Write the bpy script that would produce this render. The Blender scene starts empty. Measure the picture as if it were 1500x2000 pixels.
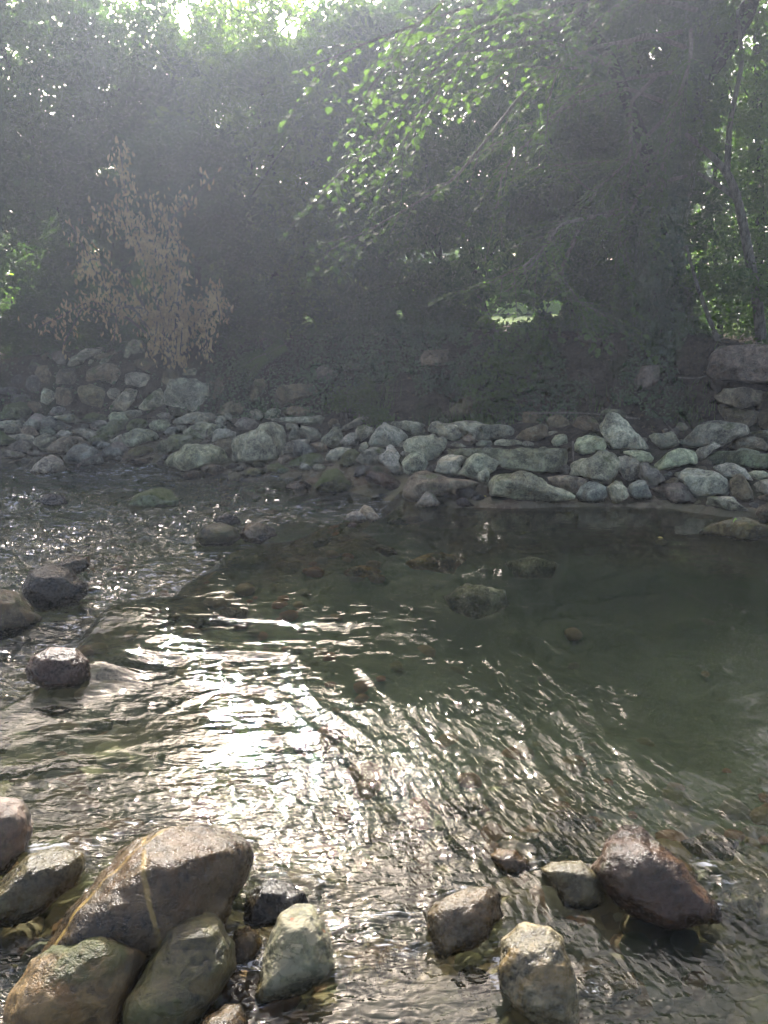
import bpy, math, random
import numpy as np
from mathutils import Vector

# ------------------------------------------------------------------ camera, sky, sun, exposure
SC = bpy.context.scene
COL = SC.collection
CAM_H, PITCH = 1.6, math.radians(14.9)
SUN_EL, SUN_AZ = math.radians(35.0), math.radians(-10.5)      # azimuth from +Y, negative = west of the view
cam_data = bpy.data.cameras.new('camera')
cam_data.sensor_fit = 'VERTICAL'
cam_data.sensor_height = 36.0
cam_data.lens = 27.0
cam_data.clip_start = 0.05
cam_data.clip_end = 500.0
cam = bpy.data.objects.new('camera', cam_data)
cam.location = (0, 0, CAM_H)
cam.rotation_euler = (math.pi / 2 - PITCH, 0, 0)
COL.objects.link(cam)
SC.camera = cam

world = bpy.data.worlds.new('World')
SC.world = world
world.use_nodes = True
wn = world.node_tree
for n in list(wn.nodes):
    wn.nodes.remove(n)
sky = wn.nodes.new('ShaderNodeTexSky')
sky.sky_type = 'NISHITA'
sky.sun_disc = False
sky.sun_elevation = SUN_EL
sky.sun_rotation = SUN_AZ
sky.air_density = 0.8
sky.dust_density = 7.0
sky.ozone_density = 0.2
bg = wn.nodes.new('ShaderNodeBackground')
bg.inputs['Strength'].default_value = 0.15
wo = wn.nodes.new('ShaderNodeOutputWorld')
wn.links.new(sky.outputs[0], bg.inputs[0])
wn.links.new(bg.outputs[0], wo.inputs[0])

sun_data = bpy.data.lights.new('sun', 'SUN')
sun_data.energy = 5.0
sun_data.angle = math.radians(0.53)
sun_data.color = (1.0, 0.965, 0.91)
sun = bpy.data.objects.new('sun', sun_data)
sdir = Vector((math.sin(SUN_AZ) * math.cos(SUN_EL), math.cos(SUN_AZ) * math.cos(SUN_EL), math.sin(SUN_EL)))
sun.rotation_euler = sdir.to_track_quat('Z', 'Y').to_euler()
sun.location = (0, 0, 30)
COL.objects.link(sun)

SC.view_settings.view_transform = 'Standard'
SC.view_settings.look = 'None'
SC.view_settings.gamma = 1.0
SC.view_settings.exposure = 1.5
cy = SC.cycles
cy.use_denoising = True
cy.denoising_input_passes = 'RGB_ALBEDO'
cy.use_adaptive_sampling = True
cy.adaptive_threshold = 0.05
cy.adaptive_min_samples = 24
cy.max_bounces = 7
cy.diffuse_bounces = 2
cy.glossy_bounces = 2
cy.transmission_bounces = 4
cy.transparent_max_bounces = 10
cy.volume_bounces = 0
cy.sample_clamp_indirect = 4.0
cy.caustics_reflective = False
cy.caustics_refractive = False

# ------------------------------------------------------------------ helpers
rng = np.random.default_rng(7)
CP, SP = math.cos(PITCH), math.sin(PITCH)

def ray(px, py):
    """direction of the sight line through photo point (px, py), in world axes"""
    a, b = (px - 750.0) / 1500.0, (1000.0 - py) / 1500.0
    return np.array([a, CP + b * SP, -SP + b * CP])

def at_z(px, py, z):
    d = ray(px, py)
    t = (z - CAM_H) / d[2]
    return np.array([0, 0, CAM_H]) + d * t

def at_Y(px, py, Y):
    d = ray(px, py)
    return np.array([0, 0, CAM_H]) + d * (Y / d[1])

def _h(ix, iy, iz):
    n = (ix.astype(np.int64) * 374761393 + iy.astype(np.int64) * 668265263 + iz.astype(np.int64) * 2147483647) & 0xffffffff
    n = ((n ^ (n >> 13)) * 1274126177) & 0xffffffff
    n = (n ^ (n >> 16)) * 2246822519 & 0xffffffff
    return ((n ^ (n >> 15)) & 0xffff).astype(np.float64) / 32767.5 - 1.0

def noise3(x, y, z):
    """smooth value noise in -1..1"""
    x, y, z = np.broadcast_arrays(np.asarray(x, float), np.asarray(y, float), np.asarray(z, float))
    fx, fy, fz = np.floor(x), np.floor(y), np.floor(z)
    ux, uy, uz = x - fx, y - fy, z - fz
    ux, uy, uz = [u * u * u * (u * (u * 6 - 15) + 10) for u in (ux, uy, uz)]
    ix, iy, iz = fx.astype(np.int64), fy.astype(np.int64), fz.astype(np.int64)
    def L(a, b, t): return a + (b - a) * t
    c = lambda i, j, k: _h(ix + i, iy + j, iz + k)
    return L(L(L(c(0,0,0), c(1,0,0), ux), L(c(0,1,0), c(1,1,0), ux), uy),
             L(L(c(0,0,1), c(1,0,1), ux), L(c(0,1,1), c(1,1,1), ux), uy), uz)

def fbm(x, y, z, octv=4, gain=0.5):
    s, a = 0.0, 1.0
    for i in range(octv):
        s = s + a * noise3(x + 17.3 * i, y - 9.1 * i, z + 3.7 * i)
        x, y, z, a = x * 2.03, y * 2.03, z * 2.03, a * gain
    return s

def smooth(a, b, x):
    t = np.clip((x - a) / (b - a), 0, 1)
    return t * t * (3 - 2 * t)

def mesh_obj(name, V, F, mat, parent=None, smooth_shade=True, loc=None, mats=None, fmat=None):
    """one mesh object; F is an (n,k) array or a list of such arrays"""
    me = bpy.data.meshes.new(name)
    V = np.asarray(V, np.float32)
    Fs = F if isinstance(F, list) else [F]
    Fs = [np.asarray(f, np.int32) for f in Fs if len(f)]
    me.vertices.add(len(V))
    me.vertices.foreach_set('co', V.ravel())
    nl = sum(f.size for f in Fs)
    npoly = sum(len(f) for f in Fs)
    me.loops.add(nl)
    me.loops.foreach_set('vertex_index', np.concatenate([f.ravel() for f in Fs]))
    me.polygons.add(npoly)
    tot = np.concatenate([np.full(len(f), f.shape[1], np.int32) for f in Fs])
    me.polygons.foreach_set('loop_start', (np.cumsum(tot) - tot).astype(np.int32))
    me.polygons.foreach_set('loop_total', tot)
    if smooth_shade:
        me.polygons.foreach_set('use_smooth', np.ones(npoly, bool))
    for m in (mats or [mat]):
        me.materials.append(m)
    if fmat is not None:
        me.polygons.foreach_set('material_index', np.asarray(fmat, np.int32))
    me.update(calc_edges=True)
    o = bpy.data.objects.new(name, me)
    if loc is not None:
        o.location = loc
    if parent is not None:
        o.parent = parent
    COL.objects.link(o)
    return o

def tag(o, label=None, cat=None, group=None, kind=None):
    if label: o['label'] = label
    if cat: o['category'] = cat
    if group: o['group'] = group
    if kind: o['kind'] = kind
    return o

def empty(name, loc):
    o = bpy.data.objects.new(name, None)
    o.empty_display_size = 0.2
    o.location = loc
    COL.objects.link(o)
    return o

# ------------------------------------------------------------------ materials
class NT:
    """small node-graph writer"""
    def __init__(self, name):
        self.m = bpy.data.materials.new(name)
        self.m.use_nodes = True
        self.t = self.m.node_tree
        for n in list(self.t.nodes):
            self.t.nodes.remove(n)
        self.out = self.t.nodes.new('ShaderNodeOutputMaterial')
    def n(self, kind, **kw):
        x = self.t.nodes.new(kind)
        for k, v in kw.items():
            setattr(x, k, v)
        return x
    def set(self, sock, v):
        if hasattr(v, 'is_output') or isinstance(v, bpy.types.NodeSocket):
            self.t.links.new(v, sock)
        else:
            if isinstance(v, (tuple, list)) and len(v) == 3 and sock.type == 'RGBA':
                v = (*v, 1)
            sock.default_value = v
    def math(self, op, a, b=0.0, clamp=False):
        x = self.n('ShaderNodeMath', operation=op, use_clamp=clamp)
        self.set(x.inputs[0], a); self.set(x.inputs[1], b)
        return x.outputs[0]
    def mix(self, f, a, b, mode='MIX'):
        x = self.n('ShaderNodeMix', data_type='RGBA', blend_type=mode)
        self.set(x.inputs[0], f); self.set(x.inputs[6], a); self.set(x.inputs[7], b)
        return x.outputs[2]
    def ramp(self, v, lo, hi, a=0.0, b=1.0):
        x = self.n('ShaderNodeMapRange', interpolation_type='SMOOTHSTEP')
        self.set(x.inputs[0], v)
        for i, q in enumerate((lo, hi, a, b)):
            x.inputs[1 + i].default_value = q
        return x.outputs[0]
    def noise(self, vec, scale, detail=4.0, rough=0.55, dist=0.0):
        x = self.n('ShaderNodeTexNoise')
        self.set(x.inputs['Vector'], vec)
        x.inputs['Scale'].default_value = scale
        x.inputs['Detail'].default_value = detail
        x.inputs['Roughness'].default_value = rough
        x.inputs['Distortion'].default_value = dist
        return x.outputs[0]
    def vor(self, vec, scale, feature='F1'):
        x = self.n('ShaderNodeTexVoronoi', feature=feature)
        self.set(x.inputs['Vector'], vec)
        x.inputs['Scale'].default_value = scale
        return x.outputs[0]
    def coords(self, own=True):
        tc = self.n('ShaderNodeTexCoord')
        if not own:
            return tc.outputs['Object']
        oi = self.n('ShaderNodeObjectInfo')
        v = self.n('ShaderNodeVectorMath', operation='ADD')
        s = self.n('ShaderNodeVectorMath', operation='SCALE')
        c = self.n('ShaderNodeCombineXYZ')
        for k in range(3):
            self.t.links.new(oi.outputs['Random'], c.inputs[k])
        self.t.links.new(c.outputs[0], s.inputs[0])
        s.inputs['Scale'].default_value = 37.0
        self.t.links.new(tc.outputs['Object'], v.inputs[0])
        self.t.links.new(s.outputs[0], v.inputs[1])
        self.oi = oi
        self.obj = tc.outputs['Object']
        return v.outputs[0]
    def bump(self, h, strength, dist=0.01, normal=None):
        x = self.n('ShaderNodeBump')
        self.set(x.inputs['Strength'], strength)
        x.inputs['Distance'].default_value = dist
        self.set(x.inputs['Height'], h)
        if normal is not None:
            self.t.links.new(normal, x.inputs['Normal'])
        return x.outputs[0]
    def bsdf(self, col, rough, normal=None, spec=0.5, coat=0.0):
        p = self.n('ShaderNodeBsdfPrincipled')
        self.set(p.inputs['Base Color'], col)
        self.set(p.inputs['Roughness'], rough)
        self.set(p.inputs['Specular IOR Level'], spec)
        self.set(p.inputs['Coat Weight'], coat)
        p.inputs['Coat Roughness'].default_value = 0.12
        if normal is not None:
            self.t.links.new(normal, p.inputs['Normal'])
        self.t.links.new(p.outputs[0], self.out.inputs[0])
        return p

def stone_material(name, moss=0.0, lichen=0.35, wet=0.0, wetline=0.05, vein=False, patches=False, iron=0.25):
    g = NT(name)
    v = g.coords()
    base = g.oi.outputs['Color']
    n1 = g.noise(v, 4.0, 5, 0.6, 0.6)
    n2 = g.noise(v, 17.0, 5, 0.65, 0.4)
    n3 = g.noise(v, 75.0, 4, 0.7)
    n4 = g.noise(v, 230.0, 2, 0.6)
    k = g.math('ADD', g.math('MULTIPLY', g.ramp(n1, 0.38, 0.62, 0.5, 1.3), g.ramp(n2, 0.36, 0.66, 0.55, 1.3)), g.ramp(n3, 0.36, 0.66, -0.25, 0.3))
    col = g.mix(1.0, base, k, 'MULTIPLY')
    # warm iron stains
    stain = g.ramp(g.noise(v, 8.5, 5, 0.65, 1.0), 0.5, 0.62, 0, iron)
    col = g.mix(stain, col, g.mix(1.0, base, (1.25, 0.98, 0.6), 'MULTIPLY'))
    if lichen:
        lm = g.ramp(g.noise(v, 9.0, 6, 0.7, 0.4), 0.52, 0.62, 0, lichen)
        col = g.mix(lm, col, (0.27, 0.28, 0.2))
        sp = g.ramp(g.vor(v, 38.0), 0.12, 0.2, lichen * 0.8, 0)
        col = g.mix(g.math('MULTIPLY', sp, g.ramp(n2, 0.5, 0.6)), col, (0.36, 0.36, 0.29))
    # dark pits
    pit = g.ramp(g.vor(v, 24.0), 0.05, 0.15, 0.55, 0)
    col = g.mix(g.math('MULTIPLY', pit, g.ramp(n1, 0.45, 0.6)), col, (0.03, 0.028, 0.022))
    if patches:
        pm = g.ramp(g.noise(v, 22.0, 6, 0.75, 0.8), 0.5, 0.53)
        col = g.mix(g.math('MULTIPLY', pm, 0.75), col, (0.29, 0.265, 0.17))
        col = g.mix(g.ramp(g.noise(v, 30.0, 2), 0.74, 0.77), col, (0.3, 0.1, 0.04))
    geo = g.n('ShaderNodeNewGeometry')
    sep = g.n('ShaderNodeSeparateXYZ')
    g.t.links.new(geo.outputs['Normal'], sep.inputs[0])
    sob = g.n('ShaderNodeSeparateXYZ')
    g.t.links.new(g.obj, sob.inputs[0])
    h = g.math('ADD', g.math('MULTIPLY', n2, 0.5), g.math('MULTIPLY', n3, 0.22))
    h = g.math('ADD', h, g.math('MULTIPLY', n4, 0.11))
    rough = g.ramp(n3, 0.2, 0.8, 0.7, 0.95)
    if moss:
        mm = g.math('MULTIPLY', g.ramp(sep.outputs[2], 0.0, 0.75), g.ramp(g.noise(v, 5.0, 5, 0.65), 0.62 - 0.3 * moss, 0.74 - 0.3 * moss))
        mcol = g.mix(g.noise(v, 60.0, 3), (0.035, 0.05, 0.012), (0.13, 0.15, 0.035))
        col = g.mix(g.math('MULTIPLY', mm, 0.9), col, mcol)
        h = g.math('ADD', h, g.math('MULTIPLY', g.math('MULTIPLY', mm, g.noise(v, 120.0, 3, 0.7)), 0.5))
    if vein:
        for (ax, ay, az, off, wob, wd) in ((0.62, -0.55, 0.1, 0.02, 0.05, 0.011), (0.93, 0.3, 0.2, 0.03, 0.04, 0.009)):
            d = g.n('ShaderNodeVectorMath', operation='DOT_PRODUCT')
            g.t.links.new(g.obj, d.inputs[0]); d.inputs[1].default_value = (ax, ay, az)
            w = g.math('ADD', d.outputs['Value'], g.math('MULTIPLY', g.math('SUBTRACT', g.noise(v, 7.0, 4), 0.5), wob))
            w = g.math('ABSOLUTE', g.math('SUBTRACT', w, off))
            vm = g.ramp(w, wd * 0.4, wd, 0.9, 0)
            col = g.mix(g.math('MULTIPLY', vm, g.ramp(g.noise(v, 15.0, 3), 0.3, 0.5)), col, (0.42, 0.31, 0.1))
    if wet:
        wm = g.math('MAXIMUM', g.ramp(g.math('ADD', sob.outputs[2], g.math('MULTIPLY', n2, 0.05)), wetline, wetline + 0.05, 1, 0), wet)
        col = g.mix(wm, col, g.mix(1.0, col, (0.42, 0.38, 0.31), 'MULTIPLY'))
        rough = g.mix(wm, rough, g.ramp(n3, 0.3, 0.7, 0.1, 0.34))
    g.bsdf(col, rough, g.bump(h, 0.8, 0.03), 0.5)
    return g.m

M_DRY = stone_material('dry_bank_stone', moss=0.15, lichen=0.5)
M_BLOCK = stone_material('wall_stone', moss=0.3, lichen=0.25)
M_MOSS = stone_material('mossy_stone', moss=1.15, lichen=0.25, wet=0.02, wetline=0.03)
M_EDGE = stone_material('waterline_stone', moss=0.25, lichen=0.4, wet=0.02, wetline=0.045)
M_WET = stone_material('wet_river_stone', moss=0.1, lichen=0.12, wet=0.9, wetline=0.08, iron=.6)
M_DAMP = stone_material('damp_river_stone', moss=0.45, lichen=0.2, wet=0.55, wetline=0.06, iron=.6)
M_VEIN = stone_material('veined_river_stone', moss=0.05, lichen=0.08, wet=0.85, wetline=0.05, vein=True, iron=.7)
M_LICH = stone_material('lichen_patched_stone', moss=0.1, lichen=0.2, wet=0.3, wetline=0.05, patches=True, iron=.3)
MATS = dict(dry=M_DRY, blk=M_BLOCK, moss=M_MOSS, edge=M_EDGE, wet=M_WET, damp=M_DAMP, vein=M_VEIN, lich=M_LICH)

def leaf_material(name, c1, c2, trans=0.45, gloss=0.35, rough=0.4):
    g = NT(name)
    v = g.coords(own=False)
    f = g.noise(v, 2.6, 3)
    f2 = g.noise(v, 23.0, 2)
    col = g.mix(g.ramp(g.math('ADD', g.math('MULTIPLY', f, 0.6), g.math('MULTIPLY', f2, 0.4)), 0.4, 0.6), c1, c2)
    p = g.bsdf(col, rough, None, gloss)
    tr = g.n('ShaderNodeBsdfTranslucent')
    tcol = g.mix(1.0, col, (1.7, 1.9, 0.7), 'MULTIPLY')
    g.set(tr.inputs[0], tcol)
    mx = g.n('ShaderNodeMixShader')
    mx.inputs[0].default_value = trans
    g.t.links.new(p.outputs[0], mx.inputs[1]); g.t.links.new(tr.outputs[0], mx.inputs[2])
    g.t.links.new(mx.outputs[0], g.out.inputs[0])
    return g.m

L_EVER = leaf_material('dark_evergreen_leaf', (0.042, 0.082, 0.032), (0.09, 0.155, 0.055), 0.45, 0.5, 0.35)
L_MID = leaf_material('mid_green_leaf', (0.045, 0.08, 0.022), (0.09, 0.14, 0.04), 0.5)
L_LAUREL = leaf_material('laurel_leaf', (0.065, 0.115, 0.025), (0.14, 0.21, 0.05), 0.5, 0.6, 0.28)
L_HAZEL = leaf_material('broad_hazel_leaf', (0.06, 0.11, 0.033), (0.1, 0.165, 0.05), 0.36, 0.25, 0.5)
L_BROWN = leaf_material('withered_leaf', (0.36, 0.25, 0.15), (0.6, 0.46, 0.3), 0.35, 0.2, 0.7)
L_IVY = leaf_material('ivy_leaf', (0.04, 0.07, 0.034), (0.09, 0.14, 0.06), 0.25, 0.5, 0.35)
L_SUN = leaf_material('sun_painted_meadow_leaf', (0.15, 0.28, 0.035), (0.24, 0.38, 0.06), 0.55)  # green raised to sunlit brightness, the sunlight is partly in the colour
L_DARK = leaf_material('shade_painted_evergreen_leaf', (0.032, 0.064, 0.028), (0.075, 0.13, 0.048), 0.4, 0.5, 0.35)  # darker copy of the evergreen leaf, shade put into its colour
L_LITTER = leaf_material('damp_leaf_litter', (0.09, 0.06, 0.035), (0.19, 0.13, 0.075), 0.1, 0.2, 0.8)
L_GRASS = leaf_material('grass_blade', (0.05, 0.09, 0.03), (0.1, 0.15, 0.045), 0.35)

def bark_material(name, c1, c2):
    g = NT(name)
    v = g.coords(own=False)
    mp = g.n('ShaderNodeMapping')
    g.t.links.new(v, mp.inputs[0]); mp.inputs['Scale'].default_value = (1, 1, 0.25)
    n = g.noise(mp.outputs[0], 28.0, 5, 0.65, 0.3)
    n2 = g.noise(v, 5.0, 3)
    col = g.mix(g.ramp(n, 0.35, 0.65), c1, c2)
    col = g.mix(g.ramp(n2, 0.58, 0.7, 0, 0.5), col, (0.1, 0.11, 0.08))
    g.bsdf(col, 0.9, g.bump(n, 0.8, 0.02), 0.2)
    return g.m
B_DARK = bark_material('dark_bark', (0.02, 0.017, 0.014), (0.055, 0.046, 0.036))
B_PALE = bark_material('pale_lichened_bark', (0.09, 0.08, 0.065), (0.2, 0.19, 0.15))
B_TWIG = bark_material('grey_twig_bark', (0.1, 0.085, 0.065), (0.24, 0.21, 0.17))
# ------------------------------------------------------------------ ground: bed, cobble bank, wooded bank top
_px  = np.array([-900, -300, 0, 100, 200, 310, 400, 480, 560, 640, 700, 780, 880, 1000, 1100, 1200, 1300, 1400, 1500, 1900, 2500], float)
_wl  = np.array([ 905,  905, 905, 903, 898, 905, 925, 930, 935, 950, 965, 985, 990, 990, 988, 990, 990, 1004, 1010, 1015, 1015], float)
_zw  = np.where(_px < 790, -0.15, 0.0)
_ft  = np.array([ 815,  815, 815, 812, 808, 812, 818, 820, 820, 818, 815, 818, 835, 830, 830, 832, 838, 845, 850, 850, 850], float)
_Dft = np.interp(_px, [0, 450, 700, 1000, 1200, 1500], [10.2, 9.8, 9.3, 8.6, 8.3, 8.3])
_tp  = np.interp(_px, [0, 300, 500, 700, 1000, 1300, 1500], [705, 690, 665, 655, 655, 655, 685])
_kw  = np.interp(_px, [0, 450, 600, 1250, 1400], [0.0035, 0.0035, 0.0075, 0.0075, 0.003])
_W = np.array([at_z(a, b, c) for a, b, c in zip(_px, _wl, _zw)])
_F = np.array([at_Y(a, b, c) for a, b, c in zip(_px, _ft, _Dft)])
_T = np.array([at_Y(a, b, c) for a, b, c in zip(_px, _tp, _Dft + (_ft - _tp) * _kw)])

WEIR_PX = [(-900, 1700), (-400, 1520), (-150, 1430), (0, 1392), (100, 1352), (180, 1318), (178, 1255), (215, 1205), (275, 1178), (350, 1168), (375, 1140), (430, 1122), (452, 1085), (520, 1062), (600, 1048), (690, 1022), (745, 1012), (775, 992), (800, 960), (840, 900), (860, 820)]
WEIR = np.array([at_z(a, b, 0.0)[:2] for a, b in WEIR_PX])

def weir_dist(X, Y):
    """signed distance to the step in the river: positive on the low, riffle side"""
    best = np.full(np.shape(X), 1e9); sgn = np.ones(np.shape(X))
    for (x0, y0), (x1, y1) in zip(WEIR[:-1], WEIR[1:]):
        dx, dy = x1 - x0, y1 - y0
        L2 = dx * dx + dy * dy
        t = np.clip(((X - x0) * dx + (Y - y0) * dy) / L2, 0, 1)
        d = np.hypot(X - x0 - t * dx, Y - y0 - t * dy)
        s = np.sign(dx * (Y - y0) - dy * (X - x0))
        m = d < best
        best = np.where(m, d, best); sgn = np.where(m, s, sgn)
    return best * sgn

def level(X, Y):
    d = weir_dist(X, Y) + 0.05 * noise3(X * 3.1, Y * 3.1, 0.5)
    crest = 0.045 * np.exp(-(d / 0.16) ** 2) * (0.35 + 0.9 * noise3(X * 2.3, Y * 2.3, 4.0))
    lo = smooth(-0.02, 0.24, d)
    for px, py, s, h in DOMES:
        c = at_z(px, py, 0.0)
        crest = crest + h * np.exp(-((X - c[0]) ** 2 + 0.7 * (Y - c[1]) ** 2) / s ** 2)
    return -0.15 * lo + crest * (1 - lo), lo, d
DOMES = [(262, 1205, .22, .05), (435, 1145, .26, .03), (490, 1085, .2, .022), (215, 1295, .16, .04), (330, 1240, .2, .02), (640, 1035, .2, .03), (700, 1015, .15, .03)]

def ground_h(X, Y):
    X = np.asarray(X, float); Y = np.asarray(Y, float)
    yw = np.interp(X, _W[:, 0], _W[:, 1]); zw = np.interp(X, _W[:, 0], _W[:, 2])
    yf = np.interp(X, _F[:, 0], _F[:, 1]); zf = np.interp(X, _F[:, 0], _F[:, 2])
    yt = np.interp(X, _T[:, 0], _T[:, 1]); zt = np.interp(X, _T[:, 0], _T[:, 2])
    yt = np.maximum(yt, yf + 0.2)
    # river bed
    deep = 0.5 * np.exp(-(((X - 1.6) / 1.7) ** 2 + ((Y - 4.4) / 1.6) ** 2)) + 0.16 + 0.1 * smooth(1.6, 3.2, Y)
    lo = smooth(-0.1, 0.3, weir_dist(X, Y))
    bed = -(deep * (1 - lo) + 0.3 * lo)
    bed = bed + 0.05 * noise3(X * 1.6, Y * 1.6, 2.0) + 0.025 * noise3(X * 5, Y * 5, 7.0)
    bed = np.where(Y < 0.9, bed + 0.45 * smooth(0.9, -1.5, Y), bed)
    toe = zw - 0.3
    z = np.where(Y < yw - 0.9, bed, bed + (toe - bed) * smooth(0, 1, (Y - yw + 0.9) / 0.5))
    z = np.where(Y > yw - 0.4, toe + (zw + 0.02 - toe) * np.clip((Y - yw + 0.4) / 0.4, 0, 1), z)
    z = np.where(Y > yw, zw + 0.02 + (zf - zw - 0.02) * (Y - yw) / (yf - yw), z)
    z = np.where(Y > yf, zf + (zt - zf) * np.clip((Y - yf) / (yt - yf), 0, 1) ** 0.9, z)
    z = np.where(Y > yt, zt + 0.02 * (Y - yt), z)
    return z

def hit(px, py):
    """where the sight line through a photo point meets the water or the bank"""
    d = ray(px, py)
    ys = np.linspace(0.8, 14.0, 1400)
    xs = d[0] * ys / d[1]; zs = CAM_H + d[2] * ys / d[1]
    g = ground_h(xs, ys)
    lv, _, _ = level(xs, ys)
    g = np.maximum(g, lv)
    k = np.nonzero(zs <= g)[0]
    i = k[0] if len(k) else int(np.argmin(np.abs(ys - 10.5)))
    return np.array([xs[i], ys[i], zs[i]])

def axis(edges):
    out = []
    for (a, b, s) in edges:
        out.append(np.arange(a, b - 1e-6, s))
    out.append([edges[-1][1]])
    return np.concatenate(out)

gx = axis([(-46, -9, 1.2), (-9, -5.5, 0.15), (-5.5, 5.5, 0.05), (5.5, 9, 0.15), (9, 46, 1.2)])
gy = axis([(-30, -2, 1.4), (-2, 0.6, 0.12), (0.6, 11.5, 0.05), (11.5, 16, 0.2), (16, 60, 1.4)])
GX, GY = np.meshgrid(gx, gy)
GZ = ground_h(GX, GY)
rgh = smooth(0.0, 0.3, GZ)
GZ = GZ + (0.03 + 0.05 * rgh) * noise3(GX * 1.9, GY * 1.9, 11.0) + 0.025 * noise3(GX * 6, GY * 6, 12.0) + 0.012 * noise3(GX * 15, GY * 15, 13.0)
nx, ny = len(gx), len(gy)
ii = np.arange(nx * ny).reshape(ny, nx)
GF = np.stack([ii[:-1, :-1], ii[:-1, 1:], ii[1:, 1:], ii[1:, :-1]], -1).reshape(-1, 4)
GV = np.stack([GX, GY, GZ], -1).reshape(-1, 3)

def earth_material():
    g = NT('dark_bank_earth')
    v = g.coords(own=False)
    n1, n2, n3 = g.noise(v, 2.0, 5, 0.6), g.noise(v, 14.0, 5, 0.7), g.noise(v, 60.0, 4, 0.7)
    col = g.mix(g.ramp(n2, 0.35, 0.65), (0.025, 0.021, 0.015), (0.085, 0.068, 0.046))
    col = g.mix(g.ramp(n3, 0.58, 0.68, 0, 0.6), col, (0.17, 0.12, 0.07))
    col = g.mix(g.ramp(n1, 0.52, 0.62, 0, 0.5), col, (0.04, 0.055, 0.02))
    g.bsdf(col, 0.95, g.bump(g.math('ADD', n2, g.math('MULTIPLY', n3, 0.5)), 0.9, 0.04), 0.2)
    return g.m

def bed_material():
    g = NT('pebbled_river_bed')
    v = g.coords(own=False)
    w = g.n('ShaderNodeVectorMath', operation='ADD')
    nz = g.n('ShaderNodeTexNoise'); g.t.links.new(v, nz.inputs[0]); nz.inputs['Scale'].default_value = 6
    sc = g.n('ShaderNodeVectorMath', operation='SCALE'); g.t.links.new(nz.outputs[1], sc.inputs[0]); sc.inputs['Scale'].default_value = 0.06
    g.t.links.new(v, w.inputs[0]); g.t.links.new(sc.outputs[0], w.inputs[1])
    vo = g.n('ShaderNodeTexVoronoi'); g.t.links.new(w.outputs[0], vo.inputs[0]); vo.inputs['Scale'].default_value = 9.0
    vo2 = g.n('ShaderNodeTexVoronoi'); g.t.links.new(w.outputs[0], vo2.inputs[0]); vo2.inputs['Scale'].default_value = 26.0
    sep = g.n('ShaderNodeSeparateColor'); g.t.links.new(vo.outputs['Color'], sep.inputs[0])
    sep2 = g.n('ShaderNodeSeparateColor'); g.t.links.new(vo2.outputs['Color'], sep2.inputs[0])
    c = g.mix(sep.outputs[0], (0.07, 0.055, 0.032), (0.17, 0.14, 0.085))
    c = g.mix(g.ramp(sep.outputs[1], 0.72, 0.8, 0, 0.6), c, (0.16, 0.085, 0.05))
    c2 = g.mix(sep2.outputs[0], (0.05, 0.045, 0.03), (0.2, 0.17, 0.11))
    c = g.mix(0.5, c, c2)
    c = g.mix(g.ramp(g.noise(v, 1.3, 4), 0.45, 0.6, 0, 0.8), c, (0.12, 0.11, 0.062))
    sp_ = g.n('ShaderNodeSeparateXYZ'); g.t.links.new(v, sp_.inputs[0])
    c = g.mix(g.ramp(g.math('ADD', sp_.outputs[2], g.math('MULTIPLY', g.noise(v, 2.2, 3), .15)), -.32, -.16, .85, 0), c, (0.15, 0.18, 0.13))
    hgt = g.math('SUBTRACT', 1.0, g.math('ADD', vo.outputs['Distance'], g.math('MULTIPLY', vo2.outputs['Distance'], 0.4)))
    g.bsdf(c, 0.8, g.bump(hgt, 0.5, 0.04), 0.2)
    return g.m

zc = GV[GF][:, :, 2].mean(1); yc = GV[GF][:, :, 1].mean(1)
def meadow_material():
    g = NT('meadow_grass')
    v = g.coords(own=False)
    n = g.noise(v, 3.0, 5, .7)
    g.bsdf(g.mix(g.ramp(n, .35, .65), (0.06, 0.11, 0.02), (0.14, 0.22, 0.04)), 0.9, g.bump(g.noise(v, 40.0, 4, .7), 1.0, .05), .2)
    return g.m
M_EARTH, M_BED, M_MEADOW = earth_material(), bed_material(), meadow_material()
ground = mesh_obj('ground', GV, GF, None, mats=[M_EARTH, M_BED, M_MEADOW], fmat=np.where(yc > 12.8, 2, (zc < 0.05).astype(np.int32)))
tag(ground, kind='structure')

# ------------------------------------------------------------------ water
ang = axis([(-1.9, -0.62, 0.012), (-0.62, 0.62, 0.0023), (0.62, 1.9, 0.012)])
rad = np.exp(axis([(math.log(0.35), math.log(1.1), 0.02), (math.log(1.1), math.log(11.0), 0.0034), (math.log(11.0), math.log(40.0), 0.03)]))
WA, WR = np.meshgrid(ang, rad)
WX, WY = WR * np.sin(WA), WR * np.cos(WA)
LV, LO, WD = level(WX, WY)

def gauss_px(X, Y, px, py, sx, sy):
    c = at_z(px, py, 0.0)
    return np.exp(-(((X - c[0]) / sx) ** 2 + ((Y - c[1]) / sy) ** 2))

calm = np.clip(1.1 * gauss_px(WX, WY, 1180, 1060, 2.6, 1.35) + 0.45 * gauss_px(WX, WY, 60, 1440, 0.55, 0.35) + 0.5 * gauss_px(WX, WY, 250, 900, 1.8, 0.5) * LO, 0, 0.8)
side = np.clip(gauss_px(WX, WY, 1150, 1430, 1.3, 1.0) + 0.6 * gauss_px(WX, WY, 1350, 1700, 0.6, 0.5), 0, 1)
patch = np.clip(0.8 + 0.75 * noise3(WX * 1.4, WY * 2.2, 21.0) + .3 * noise3(WX * 4, WY * 6, 23.0), .12, 1.7)
LO2 = LO * (0.2 + 0.8 * smooth(0.05, 1.0, WD))
chop = (1 - calm) * patch * (1 + 0.9 * LO) * (1 + 0.4 * side + 0.35 * smooth(2.4, 1.6, WR))

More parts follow.
